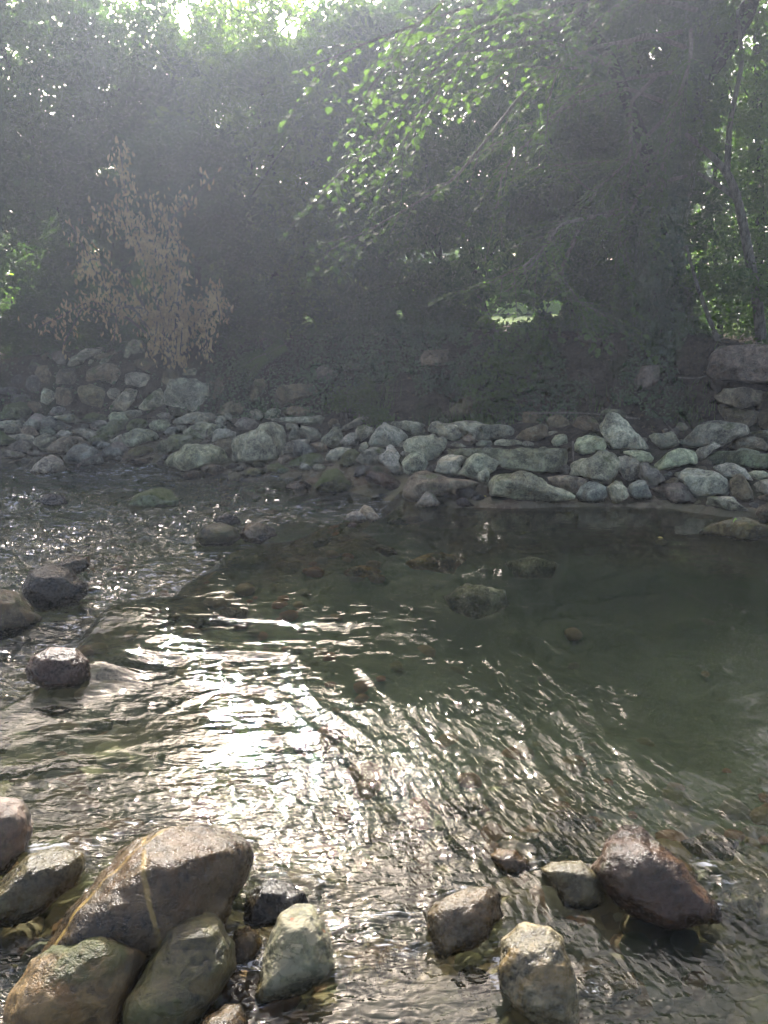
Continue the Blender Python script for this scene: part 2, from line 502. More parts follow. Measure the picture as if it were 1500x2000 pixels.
# wakes where the stream parts round the near stones: (px, py of the waterline front, width in px)
NEAR = [(300, 1760, 360), (180, 1930, 220), (345, 1930, 200), (478, 1850, 60), (580, 1890, 150), (545, 1760, 125), (85, 1735, 190), (780, 1830, 95), (910, 1810, 145), (1055, 1925, 150), (998, 1680, 84), (1118, 1738, 118), (1285, 1745, 215), (425, 1990, 120), (110, 1325, 125), (108, 1183, 118), (20, 1225, 130), (425, 1060, 88), (503, 1055, 75), (300, 988, 95), (650, 962, 76)]
wake = np.zeros_like(WX); rim_foam_glint = np.zeros_like(WX)
for px, py, w in NEAR:
    c = at_z(px, py - .16 * w, 0.0)
    rx = w / 2 / 1500 * math.hypot(c[1], CAM_H); ry = rx * .75
    q = np.hypot((WX - c[0]) / rx, (WY - c[1]) / ry)
    d = (q - 1) * rx
    d2 = np.maximum(d, 0) + 0.03 * noise3(WX * 8, WY * 8, px * .1)
    wake += (0.0016 * np.sin(d2 / 0.034 * 6.28) * np.exp(-np.maximum(d, 0) / 0.08) * np.clip(1.2 * noise3(WX * 5, WY * 5, px * .7), 0, 1) + 0.004 * np.exp(-(d / .02) ** 2)) * (d > -.05) * (d < .6)
    rim_foam_glint = np.maximum(rim_foam_glint, np.exp(-((d - .005) / .03) ** 2) * (noise3(WX * 9, WY * 9, px * .3) > .05))  # white line round the stones: foam plus a painted meniscus glint

def waves(dx, dy, wl, el, seed):
    """ripples of wavelength wl, crests el times longer than wide and lying along (dx, dy)"""
    n = math.hypot(dx, dy); dx, dy = dx / n, dy / n
    wx = WX + 0.35 * wl * noise3(WX / wl / 2.2, WY / wl / 2.2, seed + 50) * 2
    wy = WY + 0.35 * wl * noise3(WX / wl / 2.2, WY / wl / 2.2, seed + 60) * 2
    u = (wx * dx + wy * dy) / (wl * el)
    v = (-wx * dy + wy * dx) / wl
    r = noise3(u * 2, v * 2, seed)
    return 1 - 2 * np.abs(r) ** 0.8 if seed % 2 else r

far = smooth(6.5, 3.0, WR)
nf = smooth(3.0, 1.5, WR)
hA = 0.008 * (1 - .6 * nf) * waves(1, 0.08, 0.42, 2.4, 1.2) + 0.0036 * (1 - .65 * nf) * waves(1, -0.1, 0.15, 2.6, 4) + 0.0026 * waves(1, 0.15, 0.075, 3.2, 6.2) + 0.0014 * far * (1 + .7 * nf) * waves(1, -0.12, 0.036, 3.0, 8.2) + 0.0007 * nf * waves(1, .3, 0.021, 2.5, 9.2)
hB = 0.008 * (1 - .6 * nf) * waves(0.35, -1, 0.36, 3.0, 11.2) + 0.0040 * (1 - .65 * nf) * waves(0.45, -1, 0.13, 3.0, 14) + 0.0026 * waves(0.25, -1, 0.07, 3.2, 16.2) + 0.0014 * far * (1 + .7 * nf) * waves(0.45, -1, 0.035, 3.0, 18.2) + 0.0007 * nf * waves(.7, -1, 0.021, 2.5, 19.2)
hR = 0.016 * waves(1, 0.3, 0.30, 1.7, 31.2) + 0.012 * waves(1, -0.12, 0.13, 2.4, 34.2) + 0.0092 * waves(1, 0.06, 0.06, 2.6, 36.2)
WZ = LV + chop * ((hA * (1 - side) + hB * side) * (1 - LO) + hR * LO2)
SEAMS = [[(930, 1260), (1010, 1330), (1130, 1420), (1230, 1560)], [(1020, 1285), (1150, 1380), (1200, 1450)], [(1175, 1310), (1215, 1390)], [(1290, 1140), (1370, 1180)], [(870, 1310), (960, 1370), (1060, 1470), (1150, 1560)],
         [(800, 1420), (900, 1520), (960, 1600)], [(1060, 1370), (1190, 1480), (1290, 1570)], [(700, 1300), (780, 1380), (830, 1470)], [(1150, 1420), (1330, 1560), (1500, 1640)], [(1200, 1340), (1400, 1440), (1500, 1500)],
         [(1340, 1150), (1440, 1190)], [(900, 1170), (960, 1180)], [(980, 1180), (1090, 1188)], [(1300, 1480), (1420, 1600), (1500, 1700)]]
seam = np.zeros_like(WX)
jx = WX + 0.05 * noise3(WX * 4, WY * 4, 3.3); jy = WY + 0.05 * noise3(WX * 4, WY * 4, 8.3)
for k, s in enumerate(SEAMS):
    s = [at_z(a, b, 0.0)[:2] for a, b in s]
    for (x0, y0), (x1, y1) in zip(s[:-1], s[1:]):
        dx, dy = x1 - x0, y1 - y0
        L2 = dx * dx + dy * dy
        t = ((jx - x0) * dx + (jy - y0) * dy) / L2
        tc = np.clip(t, 0, 1)
        d = np.hypot(jx - x0 - tc * dx, jy - y0 - tc * dy)
        seam += (0.0045 * np.exp(-(d / .016) ** 2) + 0.0022 * np.sin(tc * math.sqrt(L2) / .026 * 6.28 + 6 * noise3(jx * 7, jy * 7, k)) * np.exp(-(d / .045) ** 2)) * np.clip(.5 + 1.2 * noise3(WX * 5, WY * 5, k * 1.7), 0, 1)
WZ = WZ + wake + seam
yw_ = np.interp(WX, _W[:, 0], _W[:, 1])
keep = (WY < yw_ + 0.45) & (WY > -3.0)
jj = np.arange(WX.size).reshape(WX.shape)
WF = np.stack([jj[:-1, :-1], jj[:-1, 1:], jj[1:, 1:], jj[1:, :-1]], -1).reshape(-1, 4)
WF = WF[keep.ravel()[WF].all(1)]
used, inv = np.unique(WF, return_inverse=True)
WV = np.stack([WX, WY, WZ], -1).reshape(-1, 3)[used]
WF = inv.reshape(-1, 4)

def water_material():
    g = NT('clear_river_water')
    v = g.coords(own=False)
    at = g.n('ShaderNodeAttribute', attribute_name='chop')
    lo = g.n('ShaderNodeAttribute', attribute_name='riffle')
    sd = g.n('ShaderNodeAttribute', attribute_name='side')
    def lay(rot, el, scale, det):
        mp = g.n('ShaderNodeMapping', vector_type='TEXTURE')
        g.t.links.new(v, mp.inputs[0])
        mp.inputs['Rotation'].default_value = (0, 0, math.radians(rot)); mp.inputs['Scale'].default_value = (el, 1, 1)
        return g.noise(mp.outputs[0], scale, det, 0.5, 0.8)
    nr = g.n('ShaderNodeAttribute', attribute_name='near')
    wa = g.mix(nr.outputs['Fac'], g.mix(0.5, lay(4, 3.0, 30.0, 1.0), lay(-9, 2.6, 19.0, 1.0)), g.mix(0.4, lay(4, 2.8, 58.0, 1.0), lay(-12, 2.5, 33.0, 1.0)))
    wb = g.mix(nr.outputs['Fac'], g.mix(0.5, lay(-70, 3.0, 30.0, 1.0), lay(-58, 2.6, 19.0, 1.0)), g.mix(0.4, lay(-66, 2.8, 58.0, 1.0), lay(-50, 2.5, 33.0, 1.0)))
    h = g.mix(sd.outputs['Fac'], wa, wb)
    nrm = g.bump(h, g.math('MULTIPLY', at.outputs['Fac'], g.math('ADD', 0.5, g.math('MULTIPLY', lo.outputs['Fac'], 0.5))), 0.016)
    fr = g.n('ShaderNodeFresnel')
    fr.inputs[0].default_value = 1.333
    g.t.links.new(nrm, fr.inputs['Normal'])
    gl = g.n('ShaderNodeBsdfGlossy')
    gl.inputs['Roughness'].default_value = 0.02
    gl.inputs['Color'].default_value = (1, 1, 1, 1)
    g.t.links.new(nrm, gl.inputs['Normal'])
    tr = g.n('ShaderNodeBsdfTransparent')
    tr.inputs[0].default_value = (0.69, 0.71, 0.58, 1)
    df = g.n('ShaderNodeBsdfDiffuse')
    df.inputs[0].default_value = (0.095, 0.12, 0.09, 1)
    m0 = g.n('ShaderNodeMixShader'); m0.inputs[0].default_value = 0.06
    g.t.links.new(tr.outputs[0], m0.inputs[1]); g.t.links.new(df.outputs[0], m0.inputs[2])
    m1 = g.n('ShaderNodeMixShader')
    g.t.links.new(fr.outputs[0], m1.inputs[0]); g.t.links.new(m0.outputs[0], m1.inputs[1]); g.t.links.new(gl.outputs[0], m1.inputs[2])
    # white water below the step; its white also paints the riffle's sparkle
    mp = g.n('ShaderNodeMapping'); g.t.links.new(v, mp.inputs[0]); mp.inputs['Scale'].default_value = (.28, 1, 1)
    f1 = g.ramp(g.noise(mp.outputs[0], 30.0, 4, .7, 1.0), .54, .64)
    fo = g.n('ShaderNodeAttribute', attribute_name='foam_sparkle')
    fm = g.math('MULTIPLY', f1, fo.outputs['Fac'], True)
    fd = g.n('ShaderNodeBsdfDiffuse'); fd.inputs[0].default_value = (.75, .77, .8, 1)
    m2 = g.n('ShaderNodeMixShader')
    g.t.links.new(fm, m2.inputs[0]); g.t.links.new(m1.outputs[0], m2.inputs[1]); g.t.links.new(fd.outputs[0], m2.inputs[2])
    g.t.links.new(m2.outputs[0], g.out.inputs[0])
    return g.m
water = mesh_obj('river_water', WV, WF, water_material())
foam_sparkle = np.clip(LO * (0.22 + 0.5 * np.exp(-np.abs(WD - .15) / .2) + .35 * noise3(WX * 1.1, WY * 1.7, 5.5)) + .55 * rim_foam_glint, 0, .8)
for nm, arr in (('chop', chop), ('riffle', LO), ('foam_sparkle', foam_sparkle), ('side', side), ('near', smooth(4.2, 1.8, WR))):
    at_ = water.data.attributes.new(nm, 'FLOAT', 'POINT')
    at_.data.foreach_set('value', arr.ravel()[used].astype(np.float32))
tag(water, kind='structure')

# ------------------------------------------------------------------ stones
def ico(level_):
    import bmesh
    bm = bmesh.new()
    bmesh.ops.create_icosphere(bm, subdivisions=level_, radius=1.0)
    V = np.array([v.co[:] for v in bm.verts]); F = np.array([[v.index for v in f.verts] for f in bm.faces])
    bm.free()
    return V, F
ICO = {k: ico(k) for k in (3, 4, 5, 6)}

def radial(poly, n=96):
    """outline -> centre and radius by angle"""
    P = np.asarray(poly, float)
    x0, y0, x1, y1 = P[:, 0], P[:, 1], np.roll(P[:, 0], -1), np.roll(P[:, 1], -1)
    cr = x0 * y1 - x1 * y0
    A = cr.sum() / 2
    c = np.array([((x0 + x1) * cr).sum(), ((y0 + y1) * cr).sum()]) / (6 * A)
    th = np.arange(n) / n * 2 * math.pi
    R = np.zeros(n)
    Q = P - c
    for i in range(len(Q)):
        a, b = Q[i], Q[(i + 1) % len(Q)]
        e = b - a
        for k in range(n):
            d = (math.cos(th[k]), -math.sin(th[k]))          # photo y points down
            den = d[0] * e[1] - d[1] * e[0]
            if abs(den) < 1e-9: continue
            t = (a[0] * e[1] - a[1] * e[0]) / den
            s = (a[0] * d[1] - a[1] * d[0]) / den
            if t > 0 and -1e-6 <= s <= 1 + 1e-6:
                R[k] = max(R[k], t)
    R[R <= 0] = R[R > 0].mean()
    R = 0.25 * np.roll(R, 1) + 0.5 * R + 0.25 * np.roll(R, -1)
    return c, R

def stone(poly, colour, mat, label, name='stone', cat='stone', thick=1.0, box=0.75, cuts=5, rough=1.0, lvl=4, sink=0.0, Y=None, seed=0, group=None, push=0.32, flat=0.0):
    """a stone with the given outline as seen from the camera's side, its own depth, facets and wear"""
    r = np.random.default_rng(1000 + seed)
    c, R = radial(poly)
    P = np.asarray(poly, float)
    pb = P[:, 1].max()
    pxb = c[0]
    con = at_Y(pxb, pb, Y) if Y else hit(pxb, pb)
    d = ray(*c)
    depth = np.dot(con - np.array([0, 0, CAM_H]), np.array([0, CP, -SP]))
    w = (P[:, 0].max() - P[:, 0].min()) / 1500 * depth
    h = (P[:, 1].max() - P[:, 1].min()) / 1500 * depth
    D = thick * 0.5 * (0.5 * min(w, h * 1.6) + 0.5 * math.sqrt(w * h))
    depth = depth + push * D
    cen = np.array([0, 0, CAM_H]) + d * depth
    vd = d / np.linalg.norm(d)
    right = np.array([1.0, 0, 0]); right -= vd * right.dot(vd); right /= np.linalg.norm(right)
    up = np.cross(right, vd)
    S, F = ICO[lvl]
    a, b, cz = S[:, 0], S[:, 1], S[:, 2]                     # a right, b away, cz up
    s = np.hypot(a, cz)
    th = np.arctan2(cz, a) % (2 * math.pi)
    n = len(R)
    k = th / (2 * math.pi) * n
    k0 = np.floor(k).astype(int) % n; f = k - np.floor(k)
    rr = (R[k0] * (1 - f) + R[(k0 + 1) % n] * f) / 1500 * depth
    inpl = np.clip(s, 1e-6, 1) ** box
    lx = rr * inpl * a / np.maximum(s, 1e-6)
    lz = rr * inpl * cz / np.maximum(s, 1e-6)
    ly = D * np.sign(b) * np.abs(b) ** 0.9
    if box < .6:                                             # squared block: a flat face with edges
        ly = np.clip(ly * 1.55, -D, D) * .9
    p = np.stack([lx, ly, lz], -1)
    size = max(w, h, 1e-3)
    hx, hz = w / 2, h / 2
    for i in range(cuts + (3 if cuts > 2 and con[1] > 5.5 else 0)):                                    # broken faces
        if i == 0:
            nv = np.array([r.normal(0, .15), -0.55, 0.8])
        elif i == 1:
            nv = np.array([r.normal(0, .25), -0.95, -0.15])
        else:
            nv = np.array([r.normal(0, .7), -abs(r.normal(.7, .3)), r.normal(0.1, .5)])
        nv = nv / np.linalg.norm(nv)
        ext = np.quantile(p @ nv, 0.995)
        lim = ext * (r.uniform(0.66, 0.86) if con[1] > 5.5 else (r.uniform(0.78, 0.92) if cuts > 2 else r.uniform(.86, .96)))
        over = p @ nv - lim
        p = p - np.where(over > 0, over * (0.93 if cuts > 2 or con[1] > 5.5 else .7), 0)[:, None] * nv
    q = p / size
    o = r.uniform(-50, 50, 3)
    nrm = p / np.maximum(np.linalg.norm(p, axis=1, keepdims=True), 1e-6)
    th2 = np.arctan2(p[:, 2], p[:, 0]) % (2 * math.pi)
    rad2 = np.hypot(p[:, 0], p[:, 2])
    bi = (th2 / (2 * math.pi) * 32).astype(int) % 32
    mx = np.zeros(32); np.maximum.at(mx, bi, rad2)
    mx[mx <= 0] = mx[mx > 0].mean()
    k2 = th2 / (2 * math.pi) * 32 - 0.5
    j0 = np.floor(k2).astype(int); f2 = k2 - j0
    m2 = mx[j0 % 32] * (1 - f2) + mx[(j0 + 1) % 32] * f2
    k3 = th2 / (2 * math.pi) * n
    i0 = np.floor(k3).astype(int) % n; f3 = k3 - np.floor(k3)
    want = (R[i0] * (1 - f3) + R[(i0 + 1) % n] * f3) / 1500 * depth
    sc2 = np.clip(want / m2, 0.85, 1.6)
    p[:, 0] *= sc2; p[:, 2] *= sc2
    fa = 0.035 * noise3(q[:, 0] * 2.6 + o[0], q[:, 1] * 2.6 + o[1], q[:, 2] * 2.6 + o[2])
    fb = 0.02 * fbm(q[:, 0] * 6 + o[1], q[:, 1] * 6 + o[2], q[:, 2] * 6 + o[0], 4, .6)
    rid = -0.0 * np.clip(0.12 - np.abs(noise3(q[:, 0] * 3.1 + o[2], q[:, 1] * 3.1, q[:, 2] * 4.5 + o[0])), 0, 1) / 0.12
    p = p + nrm * (size * rough * (fa + min(1.0, .45 + cuts * .14) * fb + rid * (r.random() < 0.6)))[:, None]
    Wd = cen + p[:, :1] * right + p[:, 1:2] * vd + p[:, 2:] * up
    base = np.array([cen[0], cen[1], con[2]])
    if con[1] < 7:                                           # the foot widens below the water
        dz = np.clip(con[2] - Wd[:, 2], 0, None) / size
        Wd[:, :2] = cen[:2] + (Wd[:, :2] - cen[:2]) * (1 + 0.5 * np.clip(dz, 0, .5))[:, None]
    if sink:                                                 # lies under water
        sh = Wd[:, 2].max() - con[2] + 0.25 * sink + 0.004
        base[2] -= sh
        Wd[:, 2] -= sh
    F2 = F
    if con[1] < 4.2 and not sink:                            # settle it in the bed
        Wd[:, 2] -= .035
    ob = mesh_obj(name, Wd - base, F2, mat, loc=base)
    if sink: colour = tuple(min(.45, q * 1.6) for q in colour)
    if mat is M_BLOCK and name == 'wall_stone': colour = tuple(q * 1.15 for q in colour)
    ob.color = (*colour, 1)
    tag(ob, label, cat, group)
    ob['span'] = 0
    del ob['span']
    FOOT.append((cen[0], cen[1], w / 2, max(D, 0.02), con[2]))
    return ob
FOOT = []
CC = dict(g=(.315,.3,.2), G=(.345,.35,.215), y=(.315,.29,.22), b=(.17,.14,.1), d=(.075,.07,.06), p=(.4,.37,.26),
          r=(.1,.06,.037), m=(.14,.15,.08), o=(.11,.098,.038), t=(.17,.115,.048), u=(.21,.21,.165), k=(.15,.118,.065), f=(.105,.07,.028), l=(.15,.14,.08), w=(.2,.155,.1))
ZONE = dict(A=(0, 770, 5), B=(260, 770, 5), C=(520, 770, 5), D=(780, 790, 5), E=(1040, 790, 5), F=(1200, 790, 5), G=(0, 640, 5), H=(250, 640, 5),
            I=(750, 600, 2), J=(400, 640, 3.75), K=(500, 920, 3.75), L=(0, 1240, 3), P=(0, 0, 1))
# outline points are photo coordinates inside the named zone; (zone, outline, colour, material, label, options)
STONES = [
# --- big stones close to the camera
('P','110,1818 130,1760 190,1690 230,1650 290,1612 350,1601 420,1605 462,1625 482,1655 480,1700 460,1740 440,1795 380,1850 240,1870 130,1850','f','vein','large brown wet boulder crossed by thin yellow veins',dict(cat='boulder',lvl=6,thick=1.0,cuts=2,box=.68)),
('P','28,1915 50,1860 110,1820 200,1790 270,1781 305,1795 310,1840 280,1890 255,1950 240,1985 130,1998 50,1990 30,1955','t','damp','golden brown rounded boulder in front of the yellow-veined one',dict(cat='boulder',lvl=6,cuts=1,thick=0.9)),
('P','243,1925 270,1880 296,1820 310,1795 350,1772 390,1770 420,1790 445,1830 450,1870 430,1920 400,1960 360,1988 300,1990 252,1968','o','damp','olive egg-shaped boulder with moss on its shoulder',dict(cat='boulder',lvl=6,cuts=1,thick=0.9)),
('P','447,1828 452,1800 480,1787 503,1800 510,1825 500,1852 470,1872 450,1855','t','wet','small brown pebble between the olive and the lichen-patched boulders',dict(lvl=5,cuts=1)),
('P','500,1910 508,1875 525,1810 540,1770 570,1752 605,1752 630,1780 648,1825 656,1860 640,1888 590,1908 540,1922 512,1928','l','lich','grey-green boulder with pale lichen patches and a dark broken foot',dict(cat='boulder',lvl=6,cuts=1)),
('P','478,1778 478,1725 510,1708 530,1702 560,1706 595,1725 608,1755 575,1770 540,1782 500,1790','d','wet','dark flat-sided wet stone behind the lichen-patched boulder',dict(lvl=5,cuts=5,box=.6)),
('P','-90,1560 -40,1535 5,1541 25,1548 42,1572 51,1605 48,1640 20,1680 -40,1705 -100,1660','b','damp','brown boulder cut by the edge of the picture beside the white glare',dict(cat='boulder',lvl=6,cuts=2)),
('P','-60,1760 -10,1712 40,1658 90,1640 140,1650 153,1682 140,1712 90,1757 40,1782 -30,1795','o','wet','sloping wet slab beside the large veined boulder',dict(cat='boulder',lvl=6,cuts=2,box=.65)),
('P','362,2005 400,1962 430,1944 460,1950 478,1978 488,2030 420,2060 362,2040','k','wet','small wet stone at the bottom edge below the olive boulder',dict(lvl=5,cuts=3)),
('P','733,1812 745,1785 768,1764 795,1775 815,1805 826,1828 800,1852 770,1858 740,1848','r','wet','pinkish brown stone just awash under ripples',dict(lvl=5,cuts=3,sink=.03)),
('P','836,1765 850,1745 920,1716 960,1713 980,1730 985,1768 950,1808 900,1833 866,1843 850,1822 838,1792','k','wet','grey-brown block with a crack across its middle',dict(lvl=6,cuts=2,box=.6)),
('P','974,1872 988,1822 1030,1795 1085,1795 1115,1815 1122,1880 1128,1920 1125,1978 1108,1988 1060,1968 1000,1938 976,1908','p','wet','cream and gold boulder with a wet shiny face',dict(cat='boulder',lvl=6,cuts=2)),
('P','953,1652 975,1640 1010,1642 1035,1660 1041,1680 1010,1694 982,1692','t','wet','small orange-brown stone above the cracked grey block',dict(lvl=5,cuts=2)),
('P','1055,1678 1080,1664 1140,1664 1176,1690 1176,1737 1150,1752 1100,1748 1083,1716','k','wet','dark flat-topped stone touching the red pyramid boulder',dict(lvl=5,cuts=2,box=.6)),
('P','1165,1678 1200,1628 1235,1598 1270,1596 1300,1625 1340,1680 1372,1712 1398,1742 1394,1772 1340,1780 1290,1784 1230,1770 1195,1734 1178,1704','r','wet','red-brown pyramid-shaped boulder splitting the current',dict(cat='boulder',lvl=6,cuts=3,thick=.9,box=.62)),
# --- stones under the water close to the camera
('P','1096,1632 1120,1612 1160,1612 1192,1630 1182,1656 1130,1668','o','wet','yellow-olive stone under water beside the red pyramid boulder',dict(lvl=4,sink=.06)),
('P','1070,1548 1110,1538 1162,1560 1160,1580 1100,1578','r','wet','reddish flat stone under water above the yellow-olive one',dict(lvl=4,sink=.07)),
('P','1030,1592 1060,1570 1105,1575 1117,1600 1085,1622 1040,1618','d','wet','purplish grey stone under water above the dark flat-topped one',dict(lvl=4,sink=.07)),
('P','706,1575 750,1546 810,1550 836,1580 800,1612 730,1610','t','wet','tan rounded stone under water in the middle of the shallows',dict(lvl=4,sink=.07)),
('P','712,1620 735,1598 790,1620 824,1644 770,1648','g','wet','long green stone under water below the tan rounded one',dict(lvl=4,sink=.07)),
('P','850,1535 880,1510 930,1508 955,1530 920,1552 870,1552','t','wet','pale tan stone under water upstream of the shallows',dict(lvl=4,sink=.08)),
('P','1412,1985 1440,1955 1500,1958 1540,1990 1500,2030 1430,2020','t','wet','orange stone under water in the bottom corner below the red boulder',dict(lvl=4,sink=.06)),
('P','850,1990 880,1960 940,1962 958,1995 920,2030 860,2025','t','wet','tan stone under water at the bottom edge beside the cream boulder',dict(lvl=4,sink=.06)),
('P','596,1975 630,1942 680,1955 690,2000 640,2030 600,2020','r','wet','dull pink stone under water at the bottom edge below the lichen boulder',dict(lvl=4,sink=.06)),
('P','1062,1765 1090,1742 1130,1752 1132,1785 1095,1795','r','wet','reddish pebble under water below the dark flat-topped stone',dict(lvl=4,sink=.05)),
('P','670,1850 700,1815 735,1830 730,1880 690,1895','k','wet','brown stone under water beside the lichen-patched boulder',dict(lvl=4,sink=.06)),
('P','735,1885 770,1868 800,1880 790,1905 750,1910','t','wet','tan pebble under water below the pinkish brown stone',dict(lvl=4,sink=.04)),
('P','1130,1850 1190,1825 1250,1840 1260,1880 1190,1900 1140,1885','r','wet','dull red flat stone under the swirling water beside the cream boulder',dict(lvl=4,sink=.05,thick=.7)),
('P','880,1860 920,1835 965,1850 960,1890 910,1900','k','wet','brown stone under water against the foot of the cream boulder',dict(lvl=4,sink=.05)),
('P','1340,1590 1400,1570 1450,1590 1430,1625 1370,1625','r','wet','rusty stone under water upstream of the red pyramid boulder',dict(lvl=4,sink=.06)),
('P','1400,1700 1450,1680 1500,1700 1490,1740 1430,1740','g','wet','pale green stone under water downstream of the red pyramid boulder',dict(lvl=4,sink=.06)),
('P','860,1590 900,1570 950,1585 945,1620 890,1625','o','wet','olive stone under water above the small orange-brown one',dict(lvl=4,sink=.06)),
('P','640,1760 680,1735 720,1755 710,1790 665,1800','k','wet','dark stone under the bright ripples beside the lichen-patched boulder',dict(lvl=4,sink=.05)),
('P','300,1300 350,1275 410,1285 400,1320 330,1330','o','wet','yellowish flat stone under the glittering water below the spill',dict(lvl=4,sink=.04,thick=.6)),
('P','868,1095 910,1070 985,1080 1000,1115 940,1138 885,1125','p','dry','pale slab sunk in the pool below the flat green-topped one',dict(lvl=4,sink=.12,thick=.6)),
('P','985,1055 1040,1040 1095,1055 1080,1085 1010,1085','g','dry','grey-green stone sunk in the pool near its far shore',dict(lvl=4,sink=.1,thick=.6)),
# --- riffle stones
('P','183,1245 195,1203 240,1186 300,1182 347,1196 335,1238 250,1254','d','wet','dark brown boulder drowned under the folded lip of the spill',dict(cat='boulder',lvl=5,sink=.2,cuts=1)),
('P','357,1168 375,1142 430,1126 485,1130 480,1160 420,1172','d','wet','smooth black boulder under the glassy curve of the spill',dict(cat='boulder',lvl=5,sink=.2,cuts=1)),
('P','47,1145 60,1115 95,1102 130,1112 165,1140 168,1162 150,1182 110,1193 70,1184 50,1165','d','wet','dark angular boulder in the white riffle',dict(cat='boulder',lvl=5,cuts=2)),
('P','105,1104 140,1088 170,1087 176,1105 155,1124 125,1114','b','wet','brown blunt stone behind the dark angular boulder',dict(lvl=5,cuts=4,box=.6)),
('P','-60,1160 -20,1138 5,1143 30,1150 60,1175 83,1197 60,1217 20,1232 -50,1236','k','damp','mossy brown boulder cut by the picture edge at the riffle',dict(cat='boulder',lvl=5,cuts=2)),
('P','48,1292 60,1265 95,1248 140,1252 165,1275 177,1312 150,1333 90,1336 58,1318','r','wet','rounded red-brown boulder where the river spills over',dict(cat='boulder',lvl=6,cuts=2)),
('P','252,988 265,965 300,953 330,955 349,975 346,991 300,994','m','moss','low stone with a bright moss cap in the riffle',dict(lvl=5,cuts=2)),
('P','68,978 95,965 125,968 131,984 100,992','d','wet','dark low stone in the riffle near the moss-capped one',dict(lvl=4)),
('P','382,1052 395,1028 430,1019 460,1030 471,1050 450,1066 400,1069','o','damp','rounded olive stone at the head of the spill',dict(lvl=5,cuts=1)),
('P','466,1046 480,1025 505,1017 535,1030 541,1046 510,1062 480,1061','k','wet','dark wet stone with an orange flank beside the rounded olive one',dict(lvl=5,cuts=3)),
('P','414,1015 440,1003 465,1010 471,1023 430,1026','d','wet','low dark stone behind the rounded olive one',dict(lvl=4)),
('K','745,300 795,250 840,265 890,320 912,350 850,375 800,355','p','edge','pale grey three-sided stone at the top of the spill',dict(lvl=5)),
('K','638,355 670,310 740,290 800,330 807,372 760,390','y','edge','dull grey stone leaning on the pale three-sided one',dict(lvl=5)),
('K','663,395 700,375 745,390 732,415 680,415','r','wet','small red stone below the leaning grey one',dict(lvl=4)),
('K','832,192 900,165 1020,170 955,202 850,208','u','wet','thin slate blade lying in the water behind the spill',dict(lvl=4,thick=.6)),
('K','415,425 460,390 540,375 562,402 500,442 430,465','d','wet','small dark stone with water sliding over its top',dict(lvl=4,sink=.1)),
('K','640,645 720,605 850,605 917,632 900,662 780,682 660,675','t','dry','tan flat stone under clear water above the spill',dict(lvl=4,sink=.06,thick=.6)),
('K','935,312 1050,270 1180,260 1245,300 1100,328 960,325','r','wet','rusty flat stone awash beside the spill',dict(lvl=4,sink=.015,thick=.6)),
('K','1085,500 1200,450 1330,430 1500,430 1565,470 1450,582 1150,555','t','dry','large reddish boulder sunk in the dark pool',dict(cat='boulder',lvl=5,sink=.1)),
('K','865,480 900,462 1000,470 1045,520 950,536','t','wet','small tan stone sunk near the large reddish one',dict(lvl=4,sink=.08)),
('L','182,645 260,590 400,575 545,575 552,640 470,664 300,675 200,692','o','wet','olive slab lying under smooth clear water',dict(cat='boulder',lvl=5,sink=.05,thick=.7)),
('L','-40,660 80,620 180,620 192,682 80,714 -20,734','o','wet','dark olive slab sunk beside the other slab',dict(lvl=4,sink=.06)),
('L','428,475 500,420 580,370 652,390 652,452 560,480','o','wet','slanting green stone sunk below the red-brown boulder',dict(lvl=4,sink=.05)),
('L','148,392 180,350 290,338 402,355 362,392 250,410','o','wet','yellow-green flat stone sunk at the foot of the red-brown boulder',dict(lvl=4,sink=.04)),
('L','-40,590 0,500 30,495 52,530 20,595','t','wet','golden stone sunk at the picture edge',dict(lvl=4,sink=.05)),
('L','660,445 700,410 752,420 742,464','t','wet','small tan pebble sunk beside the slanting green stone',dict(lvl=3,sink=.05)),
# --- far bank, downstream half
('A','-60,190 0,180 60,110 190,65 260,85 310,130 332,190 250,247 0,257 -60,245','m','moss','broad moss-covered boulder at the foot of the stone wall',dict(cat='boulder',lvl=5,cuts=3)),
('A','250,275 290,230 350,185 400,190 440,225 432,292 300,332','y','dry','pale rounded stone just beyond the broad mossy boulder',dict()),
('A','470,185 520,130 580,120 660,125 692,165 640,192 560,207 480,202','y','dry','layered flat stone below the square wall blocks',dict(thick=.8)),
('A','530,217 620,195 720,195 770,230 782,257 700,278 620,272 560,252','p','dry','pale flat slab among the upper stones below the wall',dict(thick=.8)),
('A','790,255 850,200 910,180 1010,195 1052,240 1000,288 900,294 800,284','m','moss','dark mossy stone below the lower wall blocks',dict()),
('A','1180,178 1270,155 1370,155 1382,200 1280,252 1230,224','g','dry','flat stone wedged under the big wall blocks',dict(thick=.8)),
('A','1058,212 1110,170 1200,175 1272,257 1240,298 1150,293 1068,262','G','dry','pale green angular stone below the big wall blocks',dict()),
('A','-50,275 60,258 180,250 240,262 242,312 150,332 -50,334','y','dry','long flat grey slab in front of the broad mossy boulder',dict(thick=.8)),
('A','235,295 300,240 370,240 420,280 432,322 380,348 280,344','y','dry','smooth light grey stone beside the long flat slab',dict()),
('A','408,262 440,220 500,213 550,240 640,285 720,320 727,352 640,348 540,342 470,332 420,302','u','dry','slate blue stone with a rounded head and a long tail',dict()),
('A','1238,304 1290,250 1350,235 1420,245 1462,302 1440,332 1340,348 1230,374','m','moss','brown mossy stone behind the pale bevelled-edge slab'.replace('bevelled-edge','square-edged'),dict()),
('A','883,315 900,275 960,253 1020,255 1062,290 1040,332 960,354 900,344','y','dry','grey knobbly stone touching the big dark green one',dict()),
('A','938,365 1000,310 1110,245 1190,250 1242,310 1237,364 1150,413 1060,434 960,404','m','dry','big dark green angular stone in the middle of the cobbles',dict()),
